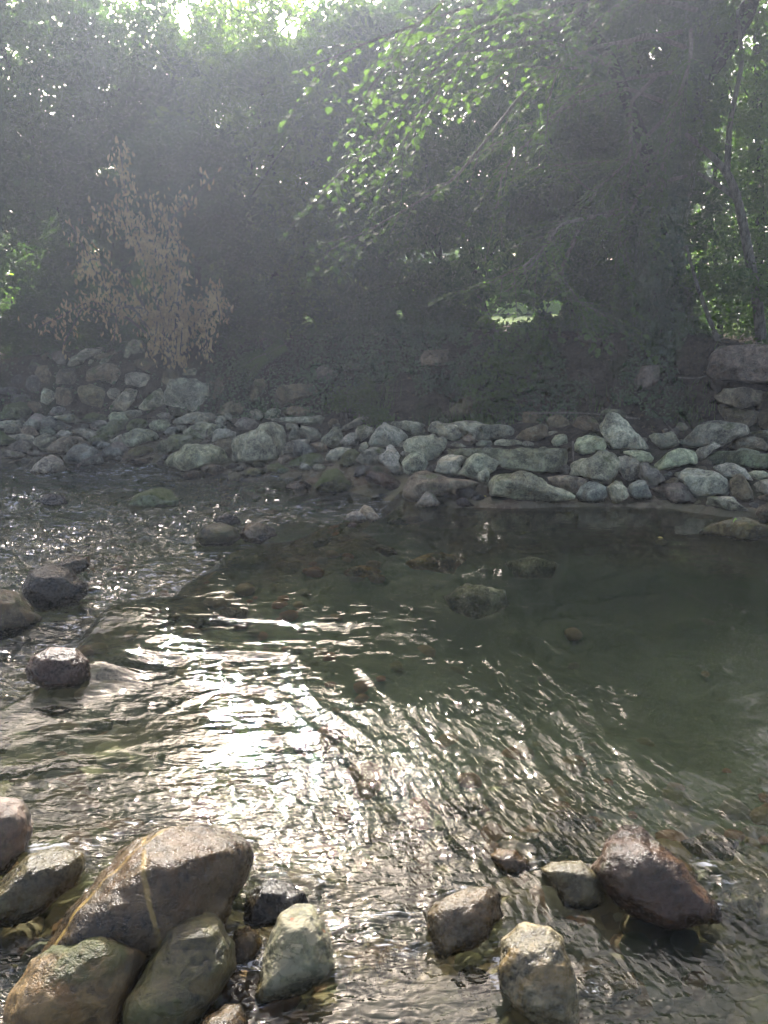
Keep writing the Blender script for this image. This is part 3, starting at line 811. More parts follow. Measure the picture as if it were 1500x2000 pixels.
('A','40,335 90,290 150,280 200,340 192,388 100,398 48,374','g','edge','grey-green stone below the end of the long flat slab',dict()),
('A','198,355 250,300 300,305 350,350 382,388 320,413 230,394','w','dry','pinkish grey stone beside the smooth light grey one',dict()),
('A','383,355 420,320 480,320 542,360 532,394 460,398 400,388','u','dry','small dark blue stone below the slate blue one',dict()),
('A','73,408 150,390 270,388 332,405 322,448 200,458 130,453','p','dry','pale flat stone under the pinkish grey one',dict(thick=.8)),
('A','-50,390 0,350 40,370 60,400 142,440 142,482 60,508 -50,514','m','moss','dark stone with weed on it at the picture edge above the water',dict()),
('A','538,395 600,350 660,345 712,370 702,412 640,428 560,423','y','dry','small grey stone above the twin rounded boulders',dict()),
('A','698,375 740,335 820,320 880,345 937,360 932,422 880,458 830,423 760,393','g','dry','pale greenish stone with a dark underside above the twin boulders',dict()),
('A','1080,462 1140,410 1190,390 1182,440 1232,498 1160,474','y','dry','small wedge between the big dark green stone and the square-edged slab',dict(lvl=3)),
('A','1178,425 1210,380 1330,345 1470,330 1535,385 1545,440 1500,452 1390,483 1280,523 1230,503','G','dry','pale square-edged slab tilted toward the river',dict(cut=4,box=.6) if False else dict(box=.6,cuts=4)),
('A','868,468 910,420 970,395 1020,400 1062,440 1062,472 980,478 900,483','m','moss','small mossy hump beside the twin rounded boulders',dict(lvl=3)),
('A','328,470 400,400 460,380 540,420 562,447 500,523 450,558 400,548 350,503','g','dry','greenish stone with a shaded face next to the round brown one',dict()),
('A','88,525 140,480 200,455 290,455 350,480 392,530 402,558 300,578 220,573 120,548','b','edge','round brown dome close to the water',dict()),
('A','893,492 950,460 1040,465 1082,490 1062,532 990,548 925,533','u','edge','blue-grey stone behind the bigger of the twin boulders',dict()),
('A','1078,505 1120,465 1160,458 1222,500 1252,532 1230,593 1180,574','b','dry','brown rounded stone leaning behind the low grey hump',dict(lvl=3)),
('A','468,525 520,465 600,420 680,400 780,420 850,460 902,500 760,563 640,593 540,593 480,583','w','edge','larger pale brown one of the twin rounded boulders',dict(cat='boulder',lvl=5,cuts=2)),
('A','983,565 1030,520 1110,495 1170,520 1222,592 1200,618 1080,618 1000,613','u','edge','low smooth grey hump at the water beside the twin boulders',dict(cuts=2)),
('A','1223,592 1260,540 1330,515 1430,490 1500,510 1532,560 1542,602 1440,623 1300,623','o','edge','brown and green stone at the still edge of the water',dict()),
('A','618,625 660,570 740,510 830,490 900,500 960,540 982,592 1002,662 980,695 850,705 740,690 650,675','u','edge','smaller grey one of the twin rounded boulders with a stick on it',dict(cat='boulder',lvl=5,cuts=2)),
('A','18,585 60,545 130,545 210,570 262,602 240,633 120,623 48,613','b','edge','flat brown stone at the water below the round dome',dict(thick=.8)),
('A','263,573 330,550 420,555 472,577 460,603 380,613 290,603','b','edge','small flat brown stone between the dome and the twin boulders',dict(lvl=3,thick=.8)),
('A','288,655 310,620 380,605 432,612 400,653 340,693 298,690','b','wet','wet brown stone behind the moss-sided triangle',dict()),
('A','303,765 340,690 400,640 450,600 520,590 570,620 622,692 682,742 640,768 500,788 380,788','y','edge','triangular grey stone with a strip of moss on one side',dict(cat='boulder',lvl=5)),
('A','1238,655 1300,630 1400,610 1490,620 1502,662 1400,684 1280,675','k','wet','low wet stone just breaking the surface',dict(lvl=3)),
# --- far bank, middle
('B','228,205 280,170 340,175 392,220 380,253 290,244','b','dry','brown mottled stone under the tall slanting wall stones',dict()),
('B','888,190 910,160 940,170 982,232 960,263 920,263','g','dry','narrow finger-like stone standing on end',dict(lvl=3)),
('B','798,275 830,215 880,205 912,247 900,293 820,288','g','dry','upright greenish stone beside the finger-like one',dict(lvl=3)),
('B','798,192 870,110 960,70 1060,50 1112,100 1080,183 1010,233 900,223','k','blk','big dark sloping slab behind the finger-like stone',dict(cat='boulder')),
('B','1118,212 1150,160 1200,138 1260,160 1292,222 1250,253 1180,253','p','dry','round pale stone ringed by a lichen line',dict(cuts=2)),
('B','1258,185 1330,140 1400,130 1462,160 1462,232 1300,248','g','dry','rounded slab beside the round pale stone',dict()),
('B','378,275 430,225 520,190 610,170 760,175 822,202 822,252 740,283 580,293 480,303 398,312','g','dry','long flat-topped slab overhanging the smaller stones',dict(cat='boulder',lvl=5,box=.6)),
('B','153,295 190,255 260,240 330,250 372,302 340,332 300,363 240,373 168,332','G','dry','pale green stone next to the long flat-topped slab',dict()),
('B','308,365 360,320 420,318 462,357 400,388 328,408','u','dry','small smooth grey stone under the pale green one',dict(lvl=3,cuts=1)),
('B','983,295 1030,240 1090,225 1180,245 1232,292 1180,343 1110,368 1028,348','b','dry','brown egg-shaped stone with a crack around it',dict(cuts=1)),
('B','468,382 560,310 660,270 770,275 880,290 922,332 800,403 700,443 600,433','g','dry','broad ledge with a broken twig lodged on it',dict(cat='boulder',lvl=5,box=.65)),
('B','208,525 250,450 340,440 400,380 520,380 640,410 692,452 640,483 500,503 440,543 340,583 260,603','m','dry','dark angular stone with a lit top behind the flat front boulder',dict(cat='boulder',lvl=5)),
('B','758,475 780,370 820,335 900,335 1012,370 1000,423 970,443 880,453 800,468','y','dry','grey broken stone beside the broad ledge',dict()),
('B','768,485 850,440 970,420 992,502 960,603 930,593 870,524','k','dry','dark three-cornered stone in front of the broken grey one',dict()),
('B','968,585 975,460 1010,410 1100,380 1190,350 1240,290 1320,265 1400,270 1470,310 1492,382 1492,562 1440,623 1340,673 1150,683 980,654','G','dry','massive grey-green boulder with a square front',dict(cat='boulder',lvl=5,cuts=4,box=.65)),
('B','303,655 370,580 440,545 460,505 540,490 640,485 760,480 870,530 930,600 957,662 900,703 800,673 700,693 620,723 520,763 430,768 338,723','G','edge','big flat-topped pale boulder at the water with a white streak of bird lime',dict(cat='boulder',lvl=5,cuts=4,box=.65)),
('B','268,630 310,590 350,595 332,632 290,643','u','edge','small blue-grey stone at the corner of the flat-topped pale boulder',dict(lvl=3)),
('B','623,473 670,445 720,445 762,472 700,484','b','dry','little brown stone resting behind the flat-topped pale boulder',dict(lvl=3)),
('B','1018,675 1040,610 1090,605 1122,642 1110,683 1060,683','y','dry','small square stone at the foot of the massive boulder',dict(lvl=3)),
('B','223,668 260,640 300,650 290,693 243,698','d','wet','small dark stone in the water by the flat-topped pale boulder',dict(lvl=3)),
('B','648,733 700,690 780,682 860,700 920,740 932,783 860,788 760,793 688,783','b','wet','wet brown rounded stone under the flat-topped pale boulder',dict()),
('B','903,712 960,675 1030,680 1062,702 980,743 928,743','d','wet','dark wet stone behind the blue slab',dict(lvl=3)),
('B','938,755 980,720 1090,680 1132,702 1100,733 1008,768','u','wet','blue-grey wet slab at the waterline',dict(lvl=3,thick=.7)),
('B','1148,705 1180,660 1240,660 1302,702 1260,718 1178,718','o','edge','small olive stone below the massive boulder',dict(lvl=3)),
('B','1298,713 1340,680 1420,675 1470,700 1502,742 1470,773 1380,778 1328,753','o','moss','low yellow-mossed stone at the water below the massive boulder',dict()),
('B','1062,785 1100,735 1180,720 1260,730 1332,762 1280,793 1180,813 1088,808','o','edge','wide low olive stone at the water',dict()),
('B','458,815 490,775 560,755 640,750 682,792 640,823 538,833','k','wet','low wet stone in front of the wet brown rounded one',dict()),
('B','908,845 930,790 1000,760 1050,770 1082,822 1060,853 978,858','k','edge','dark peaked stone standing in the shallows',dict()),
('B','838,925 880,880 960,870 1030,900 1062,932 980,953 878,953','k','wet','brown stone awash in front of the dark peaked one',dict(lvl=4,sink=.02)),
('B','638,1000 720,960 850,950 940,965 962,1002 850,1033 698,1023','y','wet','flat stone glazed by the thin running water',dict(lvl=4,sink=.025,thick=.6)),
('B','1313,653 1350,610 1385,620 1382,652 1338,673','o','edge','tiny yellowish stone against the massive boulder',dict(lvl=3)),
('C','0,255 120,230 250,220 400,210 520,200 600,235 612,322 520,348 440,323 338,293 200,268 20,275','g','dry','long layered ledge below the ferny bank',dict(cat='boulder',lvl=5,box=.6)),
('C','718,335 800,280 880,240 960,200 1020,165 1062,192 1000,243 920,293 868,323 758,363','g','dry','slanted slab with leaves growing over its end',dict()),
('C','848,205 890,175 960,180 962,217 900,243 853,238','b','dry','small brown stone under the bank plants',dict(lvl=3)),
('C','608,195 640,165 720,170 742,222 660,238','g','dry','small square stone under the grass tuft',dict(lvl=3)),
('C','598,275 640,235 690,245 727,302 660,303 618,333','k','dry','round dark stone at the end of the long layered ledge',dict(cuts=1)),
('C','1150,268 1250,260 1400,258 1500,270 1562,302 1500,343 1400,363 1278,323','g','dry','flat ledge behind the smooth sloping boulder',dict()),
('C','188,285 240,262 290,270 322,332 290,363 198,343','g','dry','small rounded stone in front of the long ledge',dict(lvl=3,cuts=1)),
('C','218,405 240,350 290,335 332,372 332,432 260,458 223,448','g','dry','upright stone below the small rounded one',dict()),
('C','308,365 350,305 420,315 500,340 542,392 530,433 450,463 358,413','g','dry','angular stone with a chipped corner in front of the ledge',dict()),
('C','638,335 660,290 700,280 727,322 680,320','y','dry','small stone peeping from behind the peaked stone',dict(lvl=3)),
('C','528,445 610,370 670,310 720,320 750,400 762,472 720,513 640,523 578,493','g','dry','tall peaked stone with a sharp ridge',dict()),
('C','718,475 780,400 820,370 880,370 912,442 900,503 820,523 738,513','g','dry','rough stone beside the tall peaked one',dict()),
('C','868,355 900,310 980,308 1062,322 1050,373 960,443 920,473 888,423','g','dry','square stone behind the smooth sloping boulder',dict(box=.6)),
('C','998,485 1020,420 1070,330 1150,265 1230,300 1330,340 1402,412 1340,453 1330,523 1180,528 1018,513','p','dry','smooth sloping boulder with a pale rubbed face',dict(cat='boulder',lvl=5,cuts=4)),
('C','153,525 180,480 260,455 340,440 420,435 452,462 400,483 300,563 200,578 163,563','p','dry','pale rounded stone under the dark peaked one',dict()),
('C','248,575 280,460 320,445 380,480 480,510 512,552 440,593 340,608 268,613','u','dry','dark grey peaked stone lying on the pale rounded one',dict()),
('C','418,485 530,460 590,500 612,562 580,593 498,543','k','dry','dark flat stone tucked beside the grey peaked one',dict()),
('C','568,645 590,590 640,545 720,520 800,520 862,537 800,573 740,603 700,673 618,653','p','dry','pale round-backed stone near the water',dict(cuts=2)),
('C','898,535 940,470 980,460 1002,502 980,533 928,573','g','dry','small upright stone under the smooth sloping boulder',dict(lvl=3)),
('C','688,685 730,600 790,545 860,535 920,570 902,642 870,703 820,728 748,703','o','edge','mossy-topped tan stone in front of the round-backed one',dict()),
('C','868,645 920,580 1000,520 1080,505 1140,515 1177,547 1120,603 1090,683 1020,703 928,683','g','dry','broad pitted green-grey boulder beside the white leaning one',dict(cat='boulder')),
('C','1308,573 1350,555 1392,582 1360,603 1318,603','y','dry','pebble wedged behind the white leaning stone',dict(lvl=3)),
('C','1078,605 1160,570 1180,510 1220,490 1270,530 1312,602 1300,653 1392,782 1350,833 1268,803 1180,723 1098,653','p','edge','white-patched stone leaning down toward the water',dict(lvl=5)),
('C','213,685 240,640 340,605 440,570 530,580 562,622 572,662 450,713 340,693 290,723 228,733','m','moss','long low mossy stone at the water',dict()),
('C','108,645 140,600 200,590 272,622 220,663 210,713 158,693','w','edge','rounded pinkish stone beside the long low mossy one',dict()),
('C','573,693 640,680 692,702 670,728 588,723','r','edge','small reddish stone in the gap at the waterline',dict(lvl=3)),
('C','318,713 350,675 400,680 442,722 430,763 368,763','y','edge','small grey stone in front of the long low mossy one',dict(lvl=3)),
('C','448,723 480,680 540,675 582,712 570,753 508,768','g','edge','small pale green pebble at the water behind the mossy cone',dict(lvl=3,cuts=1)),
('C','88,778 80,720 140,700 200,715 242,742 180,778','m','moss','low stone with yellow moss at the water',dict(lvl=3)),
('C','843,805 870,730 930,690 1010,700 1022,742 970,743 950,793 898,813','d','edge','dark broken stone at the water below the pitted boulder',dict()),
('C','1023,725 1060,695 1110,705 1152,762 1078,768','m','dry','small dark green stone under the white leaning one',dict(lvl=3)),
('C','948,835 950,770 990,735 1050,750 1160,780 1260,810 1332,862 1320,933 1218,953 1098,893 998,868','r','wet','reddish brown wet block at the head of the spill',dict(lvl=5)),
('C','268,818 330,785 370,800 352,832 288,833','u','wet','small dark blue stone poking out of the still water',dict(lvl=3)),
('C','453,915 500,840 550,760 600,735 680,728 740,750 790,830 822,862 832,942 740,963 598,968 498,953','o','moss','moss-streaked cone-shaped boulder standing alone in the water',dict(cat='boulder',lvl=5)),
('C','788,855 830,830 872,872 850,903 798,893','y','wet','small grey stone touching the moss-streaked cone',dict(lvl=3)),
('C','178,905 220,860 290,845 370,850 442,892 420,923 298,933 208,928','k','wet','low rounded brown stone beside the moss-streaked cone',dict()),
# --- far bank, upstream half
('D','1198,165 1210,70 1300,60 1400,110 1422,172 1300,203 1228,213','k','blk','dark round boulder under the hanging twigs',dict(cat='boulder')),
('D','273,235 310,180 370,155 440,180 500,185 560,210 622,292 600,353 530,373 448,343 338,283 288,274','p','dry','two-humped pale boulder below the grass',dict(cat='boulder',lvl=5,cuts=2)),
('D','488,192 560,160 650,145 760,160 830,190 950,185 1070,190 1122,242 1110,313 1040,333 900,353 758,353 638,313','g','dry','long smooth pale slab below the grass with a notch in its top',dict(cat='boulder',lvl=5,cuts=2)),
('D','1118,335 1180,260 1280,220 1400,180 1452,212 1440,303 1350,363 1248,368 1158,348','k','dry','dark slanting stone under the long grey stick',dict()),
('D','78,215 150,190 220,210 252,252 230,293 148,313 88,263','g','dry','small dimpled stone behind the cracked boulder',dict()),
('D','563,375 620,310 680,287 740,310 752,362 690,413 618,403','k','dry','dark peaked stone in front of the long smooth slab',dict()),
('D','458,445 490,395 540,370 610,380 667,417 600,433 518,433','g','dry','smooth low stone beside the dark peaked one',dict(lvl=3,cuts=1)),
('D','748,375 800,350 900,355 912,402 820,413 758,408','g','dry','small flat stone lying on the great mossy slab',dict(lvl=3)),
('D','908,395 930,345 1000,330 1120,335 1220,370 1302,397 1200,408 1008,413','g','dry','wedge-shaped plate lying on the great mossy slab',dict(thick=.7)),
('D','398,525 430,470 520,430 700,420 860,410 1000,410 1200,415 1400,410 1620,415 1652,430 1652,560 1600,650 1500,693 1380,693 1198,643 1028,623 898,563 698,523','m','dry','great long mossy slab spanning the middle of the bank',dict(cat='boulder',lvl=5,box=.6,cuts=4)),
('D','33,405 60,340 130,315 250,290 330,280 390,310 450,310 472,352 460,433 400,503 320,593 228,553 108,483 48,463','g','dry','cracked rounded boulder with grooves down its face',dict(cat='boulder',lvl=5,cuts=4)),
('D','8,485 30,455 70,460 97,487 50,508','y','dry','pebble at the foot of the cracked rounded boulder',dict(lvl=3)),
('D','28,565 50,510 110,475 230,478 270,530 302,602 250,643 160,673 88,693 48,653','G','dry','green-tinged block below the cracked rounded boulder',dict(lvl=5,box=.65)),
('D','338,655 370,560 430,500 520,480 620,490 672,522 600,603 580,693 468,693 378,683','p','dry','pale round-topped boulder at the end of the great slab',dict(cat='boulder',lvl=5,cuts=2)),
('D','573,685 600,580 660,520 740,480 800,475 850,490 930,530 972,577 930,643 860,703 790,743 678,718','G','dry','bright green split boulder beside the round-topped one',dict(cat='boulder',lvl=5)),
('D','763,745 770,670 830,630 880,650 882,712 850,773','G','dry','small green stone at the foot of the split boulder',dict(lvl=3)),
('D','268,645 300,595 350,580 372,602 340,663 288,668','d','dry','dark little stone in the gap above the tapering boulder',dict(lvl=3)),
('D','23,885 40,790 100,710 180,665 260,655 360,680 520,705 720,735 792,782 770,813 640,800 560,843 500,883 340,893 250,933 148,963 58,945','w','edge','long tapering brown boulder like a whale at the water',dict(cat='boulder',lvl=5,cuts=2)),
('D','538,855 580,800 660,785 752,842 760,863 700,903 638,923 558,893','d','wet','dark stone under the tail of the tapering boulder',dict()),
('D','848,765 890,690 960,660 1080,655 1220,650 1300,680 1400,720 1520,790 1650,840 1712,862 1700,923 1650,943 1560,963 1400,978 1198,943 998,913 868,894','G','edge','large bright green-topped slab at the edge of the pool',dict(cat='boulder',lvl=5,cuts=3)),
('D','693,920 740,880 800,880 842,907 830,933 738,943','d','wet','small dark stone with a yellow leaf beside the green-topped slab',dict(lvl=3)),
('D','338,885 420,865 500,875 482,903 388,913','u','wet','thin grey flake at the water before the tapering boulder',dict(lvl=3,thick=.6)),
('D','148,985 210,920 260,850 310,845 350,900 402,962 380,993 248,1005 178,1003','y','edge','grey pyramid stone in front of the tapering boulder',dict()),
('D','553,935 570,895 610,895 660,930 742,987 720,1003 598,1003 563,973','r','wet','orange stone at the edge of the pool',dict()),
('E','128,185 160,120 230,100 330,130 382,182 350,243 278,263 188,253','k','blk','dark round stone under the grey stick',dict()),
('E','338,275 400,170 440,120 520,100 600,120 652,202 650,263 558,293 428,293 378,298','k','blk','dark angular stone behind the pointed boulder',dict()),
('E','658,215 690,150 720,100 780,62 830,65 900,130 1000,250 1090,350 1137,442 1000,453 860,453 798,468 748,423 698,323 668,273','p','dry','tall pale pointed boulder with a yellow face',dict(cat='boulder',lvl=5,cuts=4)),
('E','1388,235 1430,175 1480,180 1522,222 1500,258 1418,263','y','dry','round grey stone alone beneath the bank plants',dict(cuts=1)),
('E','1128,305 1190,270 1260,280 1350,262 1390,300 1422,372 1390,413 1278,443 1218,403 1148,333','g','dry','flat-faced stone behind the pale pointed boulder',dict()),
('E','123,295 170,262 230,265 302,292 220,313 148,318','g','dry','low smooth stone behind the small upright one',dict(lvl=3)),
('E','183,365 220,305 280,293 330,300 350,360 377,422 300,423 208,403','G','dry','small upright stone on the end of the great mossy slab',dict()),
('E','408,385 440,320 520,290 620,295 690,330 717,402 700,463 598,483 538,508 458,483 418,453','G','dry','round boulder with a crack under it before the pale pointed one',dict(cat='boulder',lvl=5,cuts=2)),
('E','858,465 930,440 1050,445 1140,465 1192,522 1160,573 1038,563 938,503','G','dry','smooth mossy green slab at the foot of the pale pointed boulder',dict(cuts=2)),
('E','1168,605 1250,520 1340,460 1420,415 1500,430 1570,450 1612,522 1600,583 1500,593 1398,603 1298,653 1228,673 1188,633','G','dry','sloping green block with a long groove',dict(cat='boulder',lvl=5,box=.65)),
('E','348,595 380,560 460,530 560,510 630,460 700,453 780,480 830,530 852,602 830,653 760,773 678,773 558,733 478,703 368,693','G','dry','big light green boulder with a dark hollow beneath',dict(cat='boulder',lvl=5)),
('E','248,645 290,590 330,580 362,612 350,673 288,683','b','dry','small brown stone at the end of the great mossy slab',dict(lvl=3)),
('E','808,565 850,510 910,495 970,510 1030,560 1052,642 1000,723 938,763 888,733 848,653 828,603','g','dry','folded angular stone with a pale rim',dict(lvl=5)),
('E','1038,605 1060,560 1120,565 1200,620 1280,700 1292,742 1200,793 1128,813 1088,753 1038,703','y','dry','speckled stone leaning on the folded one',dict(lvl=5)),
('E','128,715 220,695 350,690 460,705 542,747 500,783 440,863 298,853 198,793','w','dry','flat brown boulder behind the green-topped slab',dict(cat='boulder')),
('E','438,875 480,800 550,750 620,745 700,800 742,862 700,953 598,963 488,953 438,923','u','edge','dark slate blue stone at the water with yellow stains',dict(lvl=5)),
('E','733,805 760,760 820,735 870,750 900,800 942,882 900,933 838,973 768,963 748,903','g','edge','upright stone with a green head at the edge of the pool',dict(lvl=5)),
('E','933,825 970,760 1040,730 1100,750 1140,830 1172,902 1140,933 1018,943 958,903','u','edge','grey rounded stone below the speckled one',dict(lvl=5,cuts=2)),
('F','633,375 655,335 687,370 670,398','g','dry','tiny pointed stone beside the big smooth dome',dict(lvl=3)),
('F','1278,295 1370,260 1500,240 1620,260 1620,402 1490,403 1398,323','o','dry','yellowish boulder cut by the picture edge beside the big dome',dict(cat='boulder')),
('F','688,385 710,320 790,230 860,180 960,142 1080,150 1200,165 1260,190 1282,242 1282,302 1180,343 1060,413 928,403 778,433 698,413','g','dry','big smooth dome-shaped boulder under the stone blocks',dict(cat='boulder',lvl=5,cuts=2)),
('F','1123,405 1160,350 1250,320 1350,310 1430,330 1492,402 1480,463 1298,453 1138,433','k','dry','dark low dome in front of the big smooth one',dict(cuts=2)),
('F','778,493 820,420 920,390 970,350 1042,402 960,453 890,533 828,553','g','dry','grey stone between the grooved green block and the long mossy slab',dict()),
('F','858,595 890,510 960,440 1060,425 1250,450 1400,480 1600,480 1720,520 1720,642 1500,643 1298,613 1098,603 898,624','m','dry','long dark mossy slab running out of the picture',dict(cat='boulder',lvl=5,box=.65)),
('F','468,695 540,655 572,682 540,723 488,723','d','dry','dark pebble in the gap beside the large ovoid',dict(lvl=3)),
('F','563,705 600,660 652,650 640,693 585,718','g','dry','small green pebble behind the large ovoid',dict(lvl=3)),
('F','958,625 1000,580 1098,578 1200,600 1270,630 1340,730 1362,772 1280,733 1188,713 1098,723 1018,663','p','dry','pale flat stone behind the upright dark one',dict()),
('F','1308,665 1370,645 1460,650 1502,682 1490,713 1380,753 1338,703','G','dry','small pale green stone at the end of the long mossy slab',dict()),
('F','1358,775 1440,730 1520,720 1620,740 1620,882 1400,883 1398,823','g','dry','grey stone cut by the picture edge above the water',dict()),
('F','488,765 560,720 650,710 662,782 560,778 488,784','k','dry','small brown flake above the low brown stone',dict(lvl=3)),
('F','628,715 660,640 710,605 800,610 900,630 1010,660 1090,720 1117,792 1110,873 1080,903 958,893 858,923 758,893 698,803','g','dry','large ovoid grey boulder above the pool',dict(cat='boulder',lvl=5,cuts=2)),
('F','1128,855 1140,740 1190,670 1240,660 1290,730 1342,842 1352,932 1280,973 1188,933 1138,893','k','edge','upright dark tapering stone next to the large ovoid',dict(lvl=5,cuts=2)),
('F','348,835 460,790 560,775 650,785 710,830 762,922 740,963 618,968 498,943 428,873','b','edge','low brown stone at the pool below the large ovoid',dict(lvl=5)),
('F','1288,1005 1340,950 1402,962 1400,1013 1328,1033','d','edge','small dark stone below the upright tapering one',dict(lvl=3)),
('F','913,975 930,900 980,890 1080,900 1150,905 1230,970 1312,1042 1290,1083 1178,1073 998,1013 928,993','g','edge','slanted stone dipping into the pool',dict(lvl=5)),
('F','1388,935 1420,890 1500,870 1620,870 1620,962 1428,973','k','edge','dark stone cut by the picture edge at the pool',dict()),
('F','1388,1065 1420,1000 1500,955 1620,960 1620,1152 1490,1163 1418,1113','k','edge','dark rounded boulder cut by the picture edge above the flat pool boulder',dict(cat='boulder')),
('F','862,1265 900,1190 980,1150 1080,1125 1190,1108 1280,1115 1400,1140 1500,1170 1640,1200 1660,1292 1500,1303 1340,1330 1198,1318 1048,1298 908,1286','o','edge','flat boulder in the pool with a green leaf on it',dict(cat='boulder',lvl=6,cuts=3,thick=.8)),
# --- dry stone wall behind the cobbles
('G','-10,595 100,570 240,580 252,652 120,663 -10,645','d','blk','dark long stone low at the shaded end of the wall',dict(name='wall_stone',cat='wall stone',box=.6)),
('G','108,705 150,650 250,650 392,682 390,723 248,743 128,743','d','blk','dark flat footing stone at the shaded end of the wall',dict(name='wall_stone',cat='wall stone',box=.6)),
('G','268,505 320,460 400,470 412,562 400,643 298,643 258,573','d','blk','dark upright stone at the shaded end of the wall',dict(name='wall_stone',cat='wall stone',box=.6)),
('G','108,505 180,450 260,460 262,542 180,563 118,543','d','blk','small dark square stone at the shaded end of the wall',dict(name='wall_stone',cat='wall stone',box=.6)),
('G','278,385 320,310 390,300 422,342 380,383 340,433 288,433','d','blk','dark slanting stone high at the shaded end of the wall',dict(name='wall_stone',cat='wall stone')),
('G','258,745 300,710 400,730 482,782 450,833 340,833 298,784','k','blk','low wedge at the wall foot behind the broad mossy boulder',dict(name='wall_stone',cat='wall stone')),
('G','338,445 380,370 470,360 492,432 562,502 530,563 450,578 408,523','k','blk','broken brownish wall stone next to the shaded end',dict(name='wall_stone',cat='wall stone')),
('G','403,292 430,245 480,240 492,302 470,353 418,323','k','blk','small rounded stone on the wall top near its shaded end',dict(name='wall_stone',cat='wall stone')),
('G','488,255 560,220 650,225 722,242 690,303 640,373 558,363 498,343','b','blk','brown upper wall stone behind the hanging dead leaves',dict(name='wall_stone',cat='wall stone',box=.6)),
('G','668,355 700,290 800,220 860,190 1000,180 1062,202 940,263 840,313 800,363 698,383','g','blk','long wall-top stone lying at a slant',dict(name='wall_stone',cat='wall stone',box=.65)),
('G','858,355 880,310 930,320 932,363','g','blk','small chock stone on top of the widest wall block',dict(name='wall_stone',cat='wall stone',lvl=3)),
('G','908,275 1000,250 1120,220 1152,262 1080,293 958,313','k','blk','thin flat stone near the top of the wall beside the slanting one',dict(name='wall_stone',cat='wall stone',lvl=3)),
('G','973,345 1000,300 1050,290 1102,322 1080,353 998,363','g','blk','small grey-green stone under the topmost boulder of the wall',dict(name='wall_stone',cat='wall stone',lvl=3)),
('G','1168,315 1210,230 1250,150 1300,112 1380,120 1432,172 1400,243 1258,263 1238,313','g','blk','topmost rounded boulder on the wall below the dead shrub',dict(name='wall_stone',cat='wall stone',lvl=5)),
('G','1308,355 1340,310 1430,300 1500,320 1550,310 1582,362 1500,413 1400,413 1338,393','k','blk','overhanging flat stone high on the wall with a white fleck',dict(name='wall_stone',cat='wall stone')),
('G','548,545 570,460 600,405 700,395 800,400 812,472 780,533 690,548 598,553','b','blk','squarish pitted block in the middle course of the wall',dict(name='wall_stone',cat='wall stone',box=.5,lvl=5)),
('G','843,435 880,390 950,365 1100,355 1232,355 1220,443 1210,563 1158,578 1088,563 1018,523 948,513 858,533','w','blk','widest pale block in the middle course of the wall',dict(name='wall_stone',cat='wall stone',box=.5,lvl=5)),
('G','1228,515 1240,460 1290,437 1400,440 1500,460 1532,502 1500,563 1380,578 1288,563 1238,553','g','blk','oblong block beside the widest one in the wall',dict(name='wall_stone',cat='wall stone',box=.5,lvl=5)),
('G','393,725 410,630 440,585 545,635 542,702 490,773 418,743','g','blk','upright wedge in the bottom course of the wall',dict(name='wall_stone',cat='wall stone',box=.55)),
('G','548,645 560,580 650,590 752,600 740,683 710,763 618,768 548,743','k','blk','square block in the bottom course of the wall',dict(name='wall_stone',cat='wall stone',box=.5,lvl=5)),
('G','763,585 800,560 900,560 1010,595 1050,660 1082,742 1060,803 958,793 848,773 798,723 768,643','k','blk','big rounded block in the bottom course of the wall',dict(name='wall_stone',cat='wall stone',box=.6,lvl=5)),
('G','1048,635 1080,590 1130,583 1175,620 1172,682 1120,713 1068,693','g','blk','small ball-like stone filling a gap in the wall',dict(name='wall_stone',cat='wall stone',cuts=1)),
('G','1063,795 1100,730 1180,660 1230,590 1300,575 1372,590 1332,693 1300,793 1218,818 1098,818','g','blk','leaning block beside the ball-like stone in the wall',dict(name='wall_stone',cat='wall stone',box=.6,lvl=5)),
('H','98,785 160,700 240,620 320,590 382,652 372,793 300,853 198,853','g','blk','slanting slab leaning on the largest wall block',dict(name='wall_stone',cat='wall stone',lvl=5)),
('H','323,515 340,450 400,405 490,410 532,452 500,493 418,523 388,593','k','blk','dark cornered stone above the largest wall block',dict(name='wall_stone',cat='wall stone')),
('H','523,455 560,415 650,395 720,400 742,432 660,463 538,473','g','blk','flat greenish capstone over the largest wall block',dict(name='wall_stone',cat='wall stone')),
('H','368,645 400,560 430,510 530,500 660,500 780,545 802,622 802,803 640,813 498,838 418,803 368,763','g','blk','largest upright block of the wall',dict(name='wall_stone',cat='wall stone',box=.5,lvl=5,thick=.9)),
('H','748,555 790,515 832,532 810,563','g','blk','small chip on the shoulder of the largest wall block',dict(name='wall_stone',cat='wall stone',lvl=3)),
('H','808,695 840,600 850,520 890,475 932,490 942,602 920,653 848,693','w','blk','pale blade-shaped stone standing at the end of the wall',dict(name='wall_stone',cat='wall stone',lvl=5)),
('H','1168,695 1210,580 1240,500 1320,490 1372,542 1330,623 1258,703 1198,733','k','blk','tilted brown slab on the ivy-covered slope past the wall',dict(cat='boulder')),
('H','1378,695 1480,560 1600,540 1800,545 1862,602 1850,723 1700,763 1480,783 1398,753','k','blk','big hazy block on the ivy slope above the layered ledge',dict(cat='boulder',lvl=5,box=.6)),
('H','1118,845 1160,790 1212,785 1182,832 1158,873','d','blk','dark little stone at the foot of the ivy slope',dict(lvl=3)),
('J','803,335 830,285 880,270 930,300 982,342 930,393 828,388','b','blk','brown rounded boulder half buried in the slope ivy',dict()),
('J','1053,298 1080,260 1130,260 1132,302 1068,313','b','blk','small tan stone half buried high on the slope',dict(lvl=3)),
('J','573,615 640,575 780,575 822,612 810,648 598,653','k','blk','dark rounded boulder under the ivy behind the long ledge',dict()),
